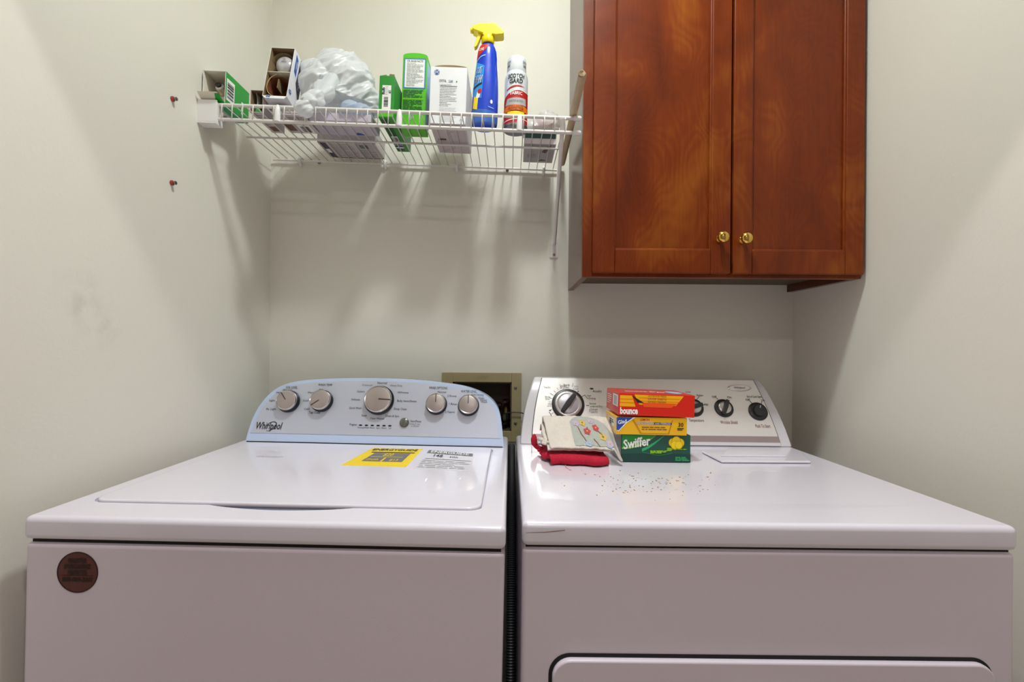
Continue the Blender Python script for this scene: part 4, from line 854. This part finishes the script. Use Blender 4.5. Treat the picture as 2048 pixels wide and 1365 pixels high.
# --- spray bottle
f = deck(968, 258); sx_, sy_ = P(968, 255, f.y).x, f.y
t = thing('spray_bottle', 'blue stain remover spray bottle with a yellow trigger head', 'spray bottle', (sx_, sy_, deckz(sx_)), (0, TILT*.6, 0))
mat('bottle_blue', '#1440c8', .2, coat=.3); mat('trigger_yellow', '#f4dc08', .35); mat('bottle_lowblue', '#3c66b4', .25)
SC = sy_/F
prof = [(22,0),(25,3),(26.2,8),(26.2,40),(25.6,70),(24.0,95),(22.0,115),(20.6,128),(20.0,140),(18.6,152),(15.5,161),(12.0,167),(11.2,171)]
def bx_off(z): return (3.2*(z/171))*SC
bm_ = MB(); n = 36; vs = []; fs = []
for (r, z) in prof:
    for i in range(n):
        a = 2*math.pi*i/n; vs.append((bx_off(z) + r*SC*math.cos(a), r*SC*.72*math.sin(a), z*SC))
for j in range(len(prof)-1):
    for i in range(n): fs.append((j*n+i, j*n+(i+1)%n, (j+1)*n+(i+1)%n, (j+1)*n+i))
fs += [tuple(range(n))[::-1], tuple((len(prof)-1)*n+i for i in range(n))]
bottle = obj('bottle', bm_.add(vs, fs), 'bottle_blue', t, smooth=60)
def brad(z):
    z = z/SC
    for (r0, z0), (r1, z1) in zip(prof, prof[1:]):
        if z0 <= z <= z1: return (r0+(r1-r0)*(z-z0)/(z1-z0))*SC
    return prof[-1][0]*SC
def bwarp(x, y, e):                                      # x: arc from the front (radians), y: height
    r = brad(y)+.0003+e; return (bx_off(y/SC) + r*math.sin(x), -r*.72*math.cos(x), y)
def sub(pts, k=6):
    o_ = []
    for a, b_ in zip(pts, pts[1:]+pts[:1]):
        for i in range(k): o_.append((a[0]+(b_[0]-a[0])*i/k, a[1]+(b_[1]-a[1])*i/k))
    return o_
class WPrint(Print):
    """print wrapped round a body: polygons are cut into small quads"""
    def fill(s, m, fn, nu=12, nv=12, lvl=1):
        s._put(m, [fn(i/nu, j/nv) for j in range(nv+1) for i in range(nu+1)], [(j*(nu+1)+i, j*(nu+1)+i+1, (j+1)*(nu+1)+i+1, (j+1)*(nu+1)+i) for j in range(nv) for i in range(nu)], lvl); return s
    def quad(s, m, q_, nu=10, nv=10, lvl=1): return s.fill(m, lambda u, v: bil(q_, u, v), nu, nv, lvl)
    def disc(s, m, cx_, cy_, rx_, ry_, lvl=1): return s.fill(m, lambda u, v: (cx_+rx_*v*math.cos(2*math.pi*u), cy_+ry_*v*math.sin(2*math.pi*u)), 24, 4, lvl)
pr = WPrint(None, warp=bwarp)
H_ = SC
pr.quad('bottle_lowblue', [(-1.5,2*H_),(1.5,2*H_),(1.5,26*H_),(-1.5,34*H_)], 20, 6)
pr.quad('p_red', [(-1.25,132*H_),(-.2,150*H_),(.25,163*H_),(-1.25,165*H_)], 10, 10, 2); pr.text('p_white', 'OXI', -.62, 152*H_, .011, rot=.0, width=.55, lvl=5, bold=.01) 
pr.quad(mat('p_sky', '#2f8fe0', .3) and 'p_sky', [(-1.3,60*H_),(-.25,52*H_),(-.15,118*H_),(-1.3,130*H_)], 10, 12, 1)
pr.fill('p_paleblue', lambda u, v: (-1.2+1.1*u, (128+10*math.sin(math.pi*u*.5)+v*2)*H_), 14, 2, 3)
pr.text('p_white', 'OUT', -.62, 108*H_, .024, width=.62, bold=.03, lvl=4, shear=.2); pr.text('p_black', 'OUT', -.60, 107.4*H_, .024, width=.62, bold=-.005, lvl=5, shear=.2)
pr.text('p_white', 'RAW', -.64, 90*H_, .026, width=.80, bold=.03, lvl=4, shear=.2); pr.text('p_black', 'RAW', -.62, 89.4*H_, .026, width=.80, bold=-.005, lvl=5, shear=.2)
pr.quad('p_black', [(-1.1,72*H_),(-.25,80*H_),(-.25,84*H_),(-1.1,76*H_)], 8, 2, 4)
pr.quad('p_yellow', [(-1.0,34*H_),(-.55,30*H_),(-.50,52*H_),(-.95,58*H_)], 6, 6, 4); pr.disc('p_red', -.42, 66*H_, .16, 5*H_, 4); pr.quad('p_white', [(-.8,50*H_),(-.4,54*H_),(-.35,62*H_),(-.6,66*H_)], 6, 6, 3)
pr.disc('p_white', .52, 46*H_, .10, 4*H_, 4); pr.quad('p_paleblue', [(.28,35*H_),(.75,33*H_),(.75,34.4*H_),(.28,36.4*H_)], 8, 2, 3)
pr.done(bottle, 'label_art')
z0 = 169*SC; ox = bx_off(171)
obj('collar', MB().lathe([(11.5*SC,z0),(12.8*SC,z0+2*SC),(13*SC,z0+12*SC),(11*SC,z0+15*SC)], 28, Matrix.Translation((ox,0,0))), 'trigger_yellow', t, smooth=40)
hd = [(-30,22),(-31,27),(-28.5,30),(-24,31),(-20,33.5),(-5,34.5),(10,36),(16,34),(26,25),(31,20),(32,16),(30,13.5),(16,12),(9,13.5),(8,10),(-9,10),(-10,15),(-16,17),(-24,20)]
hd = [(x*SC+ox, z0+(y+1)*SC) for x, y in hd]
Mh = Matrix(((1,0,0,0),(0,0,-1,0),(0,1,0,0),(0,0,0,1)))
obj('spray_head', MB().prism(hd, -11.5*SC, 11.5*SC, Mh), 'trigger_yellow', t, bevel=.0035)
obj('nozzle', MB().lathe([(5.5*SC,0),(6*SC,2*SC),(5*SC,5*SC)], 16, Matrix.Translation((ox-30*SC,0,z0+27*SC)) @ Matrix.Rotation(R(-90), 4, 'Y')), 'trigger_yellow', t, smooth=50)
tg = [(-20,20),(-12,18),(-15,9),(-21,-6),(-25,-10),(-27,-8),(-25,0),(-21,12)]
obj('trigger', MB().prism([(x*SC+ox, z0+y*SC) for x, y in tg], -6*SC, 6*SC, Mh), 'trigger_yellow', t, bevel=.0015)

# --- aerosol can
f = deck(1029, 263); ax, ay = P(1030.5, 262, f.y).x, f.y; SC = ay/F
t = thing('aerosol_can', 'white and red aerosol can of fabric protector with a white cap', 'aerosol can', (ax, ay, deckz(ax)), (0, TILT*.5, 0))
mat('can_white', '#dfe6ec', .25, .15); mat('can_base', '#8d8b90', .3, .7); mat('cap_white', '#e2e6ea', .35)
canb = obj('can_body', MB().lathe([(22*SC,0),(23.2*SC,1*SC),(23.2*SC,100*SC),(22.4*SC,106*SC),(20*SC,112*SC),(18.6*SC,114*SC)], 44), 'can_white', t, smooth=50)
obj('can_rim', MB().lathe([(23.0*SC,.0),(23.8*SC,1*SC),(23.8*SC,4*SC),(23.3*SC,5*SC)], 44), 'can_base', t, smooth=50)
obj('cap', MB().lathe([(18.8*SC,113*SC),(19.2*SC,114*SC),(18.6*SC,140*SC),(17.5*SC,142.5*SC),(14*SC,143*SC)], 44), 'cap_white', t, smooth=45)
cr2 = 23.3*SC
def cwarp(x, y, e): 
    r = (cr2 if y < 100*SC else cr2-(y-100*SC)*.12)+.0001+e; return (r*math.sin(x), -r*math.cos(x), y)
pr = WPrint(None, warp=cwarp)
pr.fill('p_red', lambda u, v: (-1.5+3.0*u, (5+v*(50+16*math.sin(min(1, u*1.35)*math.pi*.62)))*SC), 28, 8, 1)
pr.fill('p_white', lambda u, v: (-1.5+3.0*u, (54.2+16*math.sin(min(1, u*1.35)*math.pi*.62)+v*1.6)*SC), 28, 1, 3)
pr.fill('p_red', lambda u, v: (-.9+2.0*u, (72+6*math.sin(u*2.2)+v*3.4*math.sin(math.pi*min(1,u+.15)))*SC), 18, 2, 2)
pr.quad('p_lightgrey', [(-1.0,42*SC),(.95,42*SC),(.9,56*SC),(-.8,55*SC)], 16, 4, 4)
pr.fill('p_orange', lambda u, v: (-1.35+2.7*u, (27+v*11+4*math.sin(math.pi*u))*SC), 24, 4, 5)
pr.fill('p_yellow', lambda u, v: (-.75+1.5*u, (22+v*7)*SC), 16, 2, 6)
pr.quad('p_white', [(-1.3,11*SC),(1.3,15*SC),(1.3,16.5*SC),(-1.3,12.5*SC)], 20, 1, 5); pr.quad('can_base', [(-1.5,3*SC),(1.5,3*SC),(1.5,7*SC),(-1.5,7*SC)], 20, 1, 6)
pr.text('p_black', 'SCOTCH', -.02, 98*SC, .0150, width=1.45, bold=.03, lvl=4, shear=.12, rot=.0); pr.text('p_black', 'GARD', -.02, 88*SC, .0150, width=1.15, bold=.03, lvl=4, shear=.12)
pr.text('p_white', 'FABRIC', .02, 64*SC, .0115, width=1.0, bold=.015, lvl=6); pr.text('p_grey', 'WATER & SOIL', 0, 49*SC, .007, width=1.2, lvl=7); pr.text('p_maroon', 'REPELS WATER', 0, 39*SC, .006, width=1.2, lvl=9); pr.text('p_maroon', 'PROTECTOR', 0, 34*SC, .009, width=1.35, bold=.02, lvl=9)
pr.text('p_white', '14 OZ', .35, 19*SC, .008, width=.5, lvl=9); pr.done(canb, 'label_art')
pr = WPrint(None, warp=lambda x, y, e: ((19.1*SC+e)*math.sin(x), -(19.1*SC+e)*math.cos(x), y))
for s_ in (-1, 1): 
    pr.text('p_black', 'SCOTCH', s_*.98, 130*SC, .009, width=.62, bold=.02, lvl=2, rot=0); pr.text('p_black', 'GARD', s_*.98, 123*SC, .009, width=.5, bold=.02, lvl=2)
pr.done(t, 'lettering')

# --- wooden rod lying on the shelf end
p0 = P(1163, 140, .965); rr_ = .0088
zr = deckz(p0.x)+rr_+.0016
mat('rod_wood', '#c2ad90', .65, var=.15, scale=25, bump=.2, bscale=120)
rod = obj('wooden_rod', MB().tube([(p0.x, .962, zr), (p0.x+.002, .968, zr), (p0.x+.012, BACK-.02, zr)], [.0075, rr_, rr_], 18), 'rod_wood', smooth=50)
tag(rod, 'round wooden closet rod lying across the right end of the wire shelf beside the cabinet', 'rod')
obj('rod_end', MB().lathe([(.0078,0),(.006,.0015),(.002,.0005)], 14, Matrix.Translation((p0.x,.962,zr)) @ Matrix.Rotation(R(90), 4, 'X')), mat('rod_endgrain', '#a08767', .9, var=.3, scale=200), rod, smooth=40)

# ================================================================== ON THE DRYER
def dz_at(x): return (Md @ Vector((x-dryer.location.x, 0, DZ-DISH))).z
def box_thing(name, label, px0, px1, ptop, pbot, d, depth, m, tilt, z=None, dxz=0):
    x0 = P(px0, (ptop+pbot)/2, d).x; x1 = P(px1, (ptop+pbot)/2, d).x; cx = (x0+x1)/2
    z0 = dz_at(cx) if z is None else z; h = P((px0+px1)/2, ptop, d).z - z0
    t = thing(name, label, 'box', (cx, d+depth/2, z0), (0, tilt, 0)); w_ = x1-x0
    bd = obj('carton_body', MB().box(-w_/2, w_/2, -depth/2, depth/2, 0, h), m, t, bevel=.0012, seg=2); return t, bd, w_, depth, h
mat('swiffer_green', '#0b5040', .3, coat=.2); mat('bag_yellow', '#f2b90c', .3, coat=.2); mat('bounce_red', '#d8200c', .3, coat=.2)
zpx = hit(Md, 1311, 926, (0,0,DZ-DISH), (0,0,1)); dfr = (Md @ zpx).y
t, bd, w_, d_, h = box_thing('dusting_cloth_box', 'dark green cleaning cloth box with yellow lemons, bottom of the stack', 1242, 1381, 870.5, 926, dfr, .105, 'swiffer_green', .003, dz_at(.31)+.0006)
pr = Print(face(w_, d_, h, 'front'))
def swoosh(m, x0, x1, yf0, yf1, lvl, n=20):
    pts = [(x0+(x1-x0)*i/n, yf0(i/n)) for i in range(n+1)] + [(x0+(x1-x0)*i/n, yf1(i/n)) for i in range(n, -1, -1)]; pr.poly(m, pts, lvl)
swoosh('p_green', .002, w_*.50, lambda u: h*(.52+.46*u**2.2), lambda u: h*.99, 1)
swoosh('p_lime', .002, w_*.50, lambda u: h*(.48+.50*u**2.2), lambda u: h*(.535+.455*u**2.2), 2)
swoosh('p_mint', w_*.30, w_*.62, lambda u: h*(.40+.58*u**1.4), lambda u: h*(.50+.49*u**1.2), 2)
swoosh('p_teal', 0, w_, lambda u: h*.01, lambda u: h*(.30+.03*math.sin(3*u)), 1)
pr.text('p_white', 'Swiffer', w_*.225, h*.70, .0290, shear=.15, rot=.17, width=w_*.40, bold=.03, lvl=4)
for i_, (x, y, r) in enumerate(((.745,.73,.0095),(.845,.72,.0095),(.79,.80,.0095),(.77,.64,.0090),(.825,.645,.0085))):
    pr.poly(mat('p_lemonedge', '#c7a206', .4) and 'p_lemonedge', ellipse(w_*x, h*y, r*1.06, r*1.10, 18), 3+2*i_); pr.poly('p_yellow', ellipse(w_*x-.0004, h*y+.0004, r*.96, r, 18), 4+2*i_)
pr.lines('p_lime', w_*.66, w_*.80, h*.42, h*.54, 3, .0018, 4); pr.lines('p_lime', w_*.42, w_*.66, h*.33, h*.44, 3, .0018, 4, 2); pr.lines('p_mint', w_*.78, w_*.98, h*.06, h*.22, 3, .0022, 4, 3); pr.lines('p_lime', w_*.80, w_*.96, h*.48, h*.50, 1, .0016, 4)
arc = [(w_*(.30+.44*i/16), h*(.27+.30*abs(i/16-.55)**1.6)) for i in range(17)]
for a, b_ in zip(arc, arc[1:]): pr.line('p_mint', a, b_, .0006, 4)
pr.done(bd)
zt1 = t.location.z + h
t, bd, w_, d_, h = box_thing('trash_bag_box', 'yellow box of thirty bags with a blue corner, middle of the stack', 1232, 1374, 835.5, 870.5, dfr-.006, .115, 'bag_yellow', .012, zt1+.0008)
pr = Print(face(w_, d_, h, 'front'))
pr.poly('p_blue', [(.001,h*.28),(.006,h*.22),(w_*.13,h*.66),(w_*.24,h*.985),(.001,h*.985)]); pr.poly('p_white', [(.001,h*.24),(.006,h*.18),(w_*.15,h*.66),(w_*.27,h*.985),(w_*.24,h*.985),(w_*.13,h*.66),(.006,h*.24)], 2)
pr.text('p_white', 'Glad', w_*.085, h*.72, .012, rot=.22, width=w_*.125, bold=.02, lvl=4)
pr.poly(mat('p_gold', '#c98a0a', .35) and 'p_gold', [(w_*.22,h*.86),(w_*.80,h*.86),(w_*.75,h*.06),(w_*.34,h*.06)]); pr.poly('bag_yellow', [(w_*.24,h*.93),(w_*.79,h*.93),(w_*.73,h*.11),(w_*.36,h*.11)], 2)
pr.text('p_red', 'LEMON', w_*.40, h*.86, .0065, width=w_*.13, lvl=4, bold=.01); pr.text('p_white', 'ODORSHIELD', w_*.41, h*.655, .0095, width=w_*.25, lvl=4, bold=.05); pr.text('p_maroon', 'ODORSHIELD', w_*.41, h*.655, .0095, width=w_*.25, lvl=5, bold=.0)
pr.rect('p_navy', w_*.53, w_*.78, h*.60, h*.72, 4); pr.text('p_white', 'with FEBREZE', w_*.655, h*.66, .005, width=w_*.22, lvl=6); pr.lines('p_brown', w_*.36, w_*.72, h*.26, h*.50, 2, .0020, 4)
pr.text('p_black', '30', w_*.91, h*.60, .0125, bold=.02, lvl=4); pr.lines('p_black', w_*.86, w_*.96, h*.28, h*.44, 2, .002, 4); pr.done(bd)
pr = Print(face(w_, d_, h, 'left')); pr.rect('p_white', d_*.35, d_*.85, h*.35, h*.8); pr.lines('p_black', d_*.4, d_*.8, h*.4, h*.75, 3, .003, 2); pr.done(bd)
zt2 = t.location.z + h + .0012
t, bd, w_, d_, h = box_thing('dryer_sheet_box', 'red and orange dryer sheet box on top of the stack on the dryer', 1237, 1389, 789, 834, dfr-.010, .135, 'bounce_red', .030, zt2+.0018)
pr = Print(face(w_, d_, h, 'front'))
mat('p_amber', '#f7b50d', .3); mat('p_tomato', '#f2571a', .3)
pr.poly('p_amber', [(.002,h*.40),(w_*.22,h*.40),(w_*.17,h*.90),(.002,h*.90)])
for y in (.56, .72): pr.rect('p_tomato', .002, w_*.20, h*y, h*(y+.025), 2)
pr.poly('p_amber', [(w_*.27,h*.50),(w_*.75,h*.50),(w_*.85,h*.95),(w_*.20,h*.95)]); pr.poly('p_tomato', [(w_*.33,h*.40),(w_*.69,h*.40),(w_*.77,h*.60),(w_*.30,h*.60)], 2)
pr.poly('p_black', [(w_*.16,h*.93),(w_*.22,h*.80),(w_*.33,h*.58),(w_*.25,h*.585)], 3)
for y in (.66, .80): pr.rect('p_tomato', w_*.26, w_*.80, h*y, h*(y+.02), 3)
for i, s_ in enumerate(('OUTDOOR FRESH', 'DRYER SHEETS', 'SOFTENS + FRESHENS')): pr.text('p_maroon', s_, w_*.50, h*(.90-.13*i), .0055, width=w_*.24, lvl=4)
pr.text('p_white', 'bounce', w_*.135, h*.20, .0205, rot=.02, width=w_*.235, bold=.045, lvl=4); pr.done(bd)
pr = Print(face(w_, d_, h, 'left')); pr.rect('p_white', d_*.55, d_*.93, h*.35, h*.88); pr.rect('p_lightgrey', d_*.62, d_*.86, h*.40, h*.83, 2); pr.lines('p_white', d_*.1, d_*.45, h*.3, h*.8, 5, .002); pr.done(bd)
pr = Print(face(w_, d_, h, 'top')); pr.text('p_white', 'bounce dryer', w_*.42, d_*.35, .03, width=w_*.55, bold=.02); pr.poly('p_paleblue', ellipse(w_*.82, d_*.4, .018, .03), 2); pr.done(bd)

# --- folded towels
mat('towel_cream', '#ddd5cb', .95, var=.05, scale=60, bump=.9, bscale=420); mat('towel_red', '#c01436', .95, var=.15, scale=120, bump=1.0, bscale=500); mat('towel_grey', '#b3b8b0', .95, var=.10, scale=150, bump=.9, bscale=500)
TX0, TX1, TY0, TY1 = .093, .252, dfr-.026, dfr+.080
def ss(a, b_, x): t_ = max(0, min(1, (x-a)/(b_-a))); return t_*t_*(3-2*t_)
TZ = dz_at(.17)
def cream(u, v, e=0.0):
    x = TX0 + (TX1-TX0)*u - .016*(1-u)*v*.9 - .020*v*u; y = TY0 + (TY1-TY0)*v + .004*math.sin(5*u) - .010*u*(1-v)
    z = .038 + .058*ss(-.05, .95, v)**.9
    z -= .026*ss(.88, 1.0, u)*(1-v)**1.2
    z -= .045*ss(.88, 1.0, v)
    z += .0020*noise.noise(Vector((x*60, y*60, 1))) + .0012*noise.noise(Vector((x*160, y*160, 4)))
    return (x, y - e*.6, TZ + z + e*.8)
tw = obj('folded_towel', MB().grid(cream, 50, 40), 'towel_cream', smooth=180)
s1 = tw.modifiers.new('s', 'SOLIDIFY'); s1.thickness = .004; s1.offset = -1
tag(tw, 'cream hand towel with embroidered flowers folded on top of the red towel', 'towel')
def inner(u, v):
    x, y, z = cream(u*.84, .04+v*.9); return (x - .006*(1-u) + .002*math.sin(v*9), y, TZ + min(.0315 + .80*(z-TZ-.038), z-TZ-.0055))
o = obj('towel_fold', MB().grid(inner, 36, 24), 'towel_cream', tw, smooth=180); s1 = o.modifiers.new('s', 'SOLIDIFY'); s1.thickness = .003; s1.offset = -1
def patch(name, m, f, nu, nv, e=.0012): return obj(name, MB().grid(lambda a, b_: cream(*f(a, b_), e), nu, nv), m, tw, smooth=180)
patch('grey_panel', 'towel_grey', lambda a, b_: (.36+.60*a+.03*b_, .06+(.80-.0*a)*b_*(.55+.45*math.sin(math.pi*min(1, .15+a*.9)))), 24, 24)
def fdisc(cu_, cv_, r, m, nm, e=.0022, petals=5):
    def f(a, b_):
        rr2 = r*b_*(1+.15*math.cos(petals*2*math.pi*a)); return (cu_+rr2*math.cos(2*math.pi*a)*.62, cv_+rr2*math.sin(2*math.pi*a))
    patch(nm, m, f, 20, 3, e)
for nm, c_ in (('thread_red', '#c94b56'), ('thread_yellow', '#dcbd62'), ('thread_lilac', '#c9b3d3'), ('thread_blue', '#a6bbd4'), ('thread_brown', '#8a6244')): mat(nm, c_, .9, bump=.8, bscale=600)
for (a, b_, r, m) in ((.60,.42,.075,'thread_red'), (.74,.50,.07,'thread_red'), (.57,.62,.07,'thread_yellow'), (.80,.30,.08,'thread_yellow'), (.47,.60,.075,'thread_lilac'), (.86,.14,.08,'thread_lilac'), (.56,.12,.08,'thread_blue'), (.83,.05,.05,'thread_blue'), (.70,.66,.06,'thread_lilac')):
    fdisc(a, b_, r, m, 'flower'); fdisc(a, b_, r*.25, 'thread_yellow' if 'yellow' not in m else 'thread_brown', 'flower_centre', .0030, 4)
for (a0, b0_, a1, b1_) in ((.48,.50,.54,.18), (.60,.34,.62,.52), (.66,.26,.70,.06), (.76,.44,.80,.34), (.42,.70,.62,.66)):
    patch('stem', 'thread_brown', lambda s, q_, A=(a0,b0_,a1,b1_): (A[0]+(A[2]-A[0])*q_+(s-.5)*.012, A[1]+(A[3]-A[1])*q_), 1, 12, .0026)
def redt(k, x0, x1, y0, y1, zb, zt):
    def fn(u, v):                                        # a folded layer: bottom sheet, rolled front edge, top sheet
        x = x0+(x1-x0)*u + .004*math.sin(v*7+k) ; a = v
        if a < .42: y = y1+(y0-y1)*(a/.42); z = zb
        elif a > .58: y = y0+(y1-y0)*((a-.58)/.42); z = zt
        else:
            th_ = math.pi*(a-.42)/.16; rr2 = (zt-zb)/2; y = y0 - rr2*math.sin(th_); z = (zb+zt)/2 - rr2*math.cos(th_)
        y += .006*math.sin(u*6.5+k*1.3) + .004*math.sin(u*14+k); z += .0012*noise.noise(Vector((x*90, y*90, k*3.0))) + (.0015*math.sin(u*5+k) if a > .5 else 0)*min(1, (a-.45)*6)
        return (x, y, TZ + min(.0215, max(.0036, z)))
    return fn
rt = obj('folded_towel', MB().grid(redt(0, .094, .222, TY0-.010, TY1-.02, .004, .019), 40, 40), 'towel_red', smooth=180)
s1 = rt.modifiers.new('s', 'SOLIDIFY'); s1.thickness = .004; s1.offset = 0
tag(rt, 'crimson red towel folded flat beneath the cream flowered towel', 'towel')
o = obj('towel_fold', MB().grid(redt(2, .078, .205, TY0+.022, TY1, .010, .020), 40, 40), 'towel_red', rt, smooth=180); s1 = o.modifiers.new('s', 'SOLIDIFY'); s1.thickness = .004; s1.offset = 0
def ruff(k, low):                                          # wavy gathered edges at the left end of each towel
    pts = []
    for i in range(40):
        t_ = i/39; b_ = abs(math.sin(2.2*t_+.3+k)); z = .010+.008*b_ if low else .037+.014*b_*(1-.4*t_)
        pts.append((.070+.006*math.sin(t_*19+k)+.014*t_+.003*k, TY0+.020+.050*(1-t_)+.004*math.cos(t_*23+k), TZ+z))
    return pts
for k_ in (0, 2): obj('gathered_edge', MB().tube(spline(ruff(k_, False)[::3], 6), .0034, 8), 'towel_cream', tw, smooth=180)
obj('gathered_edge', MB().tube(spline(ruff(1, True)[::3], 6), .0040, 8), 'towel_red', rt, smooth=180)
obj('gathered_edge', MB().tube(spline([(.090, TY1-.003, TZ+.013), (.074, TY1-.006, TZ+.015), (.063, TY1-.009, TZ+.024), (.0605, TY1-.010, TZ+.038), (.062, TY1-.010, TZ+.050)], 5), [.0055]*6+[.0060]*5+[.0078]*5+[.0070,.0060,.0048,.0034,.0015], 12), 'towel_red', rt, smooth=180)
th0 = hit(Md, 1133, 930, (0,0,DZ-DISH), (0,0,1)); 
tpts = [Md @ (hit(Md, x, y, (0,0,DZ-DISH), (0,0,1)) + Vector((0,0,.0022))) for x, y in ((1140,921),(1133,927),(1131,934),(1136,940),(1143,942.5))]
obj('loose_thread', MB().tube(spline(tpts, 5), .0006, 5), mat('thread_pink', '#d8848c', .9), rt, smooth=180)

# ================================================================== WALL FITTINGS
mat('anchor_red', '#a8403a', .5)
for (px, py, lab) in ((344, 198, 'small metal screw in a red plug high on the bare left wall'), (342.5, 366, 'small metal screw in a red plug on the left wall below the other screw')):
    d_ = ray(px, py); p = Vector((0,0,CAMZ)) + d_*((LEFT)/d_.x); Mk = Matrix.Translation(p) @ Matrix.Rotation(R(90), 4, 'Y')
    a = obj('wall_screw', MB().lathe([(.0018,0),(.0018,.008),(.0042,.0085),(.0040,.0105),(.002,.0115)], 12, Mk), 'steel', smooth=40); tag(a, lab, 'screw')
    obj('wall_plug', MB().lathe([(.0055,.0002),(.0055,.0035),(.003,.004)], 12, Mk), 'anchor_red', a)
for o in bpy.data.objects:
    if o.type == 'MESH' and o.parent is None and 'label' not in o.keys() and 'kind' not in o.keys(): print('unlabelled', o.name)
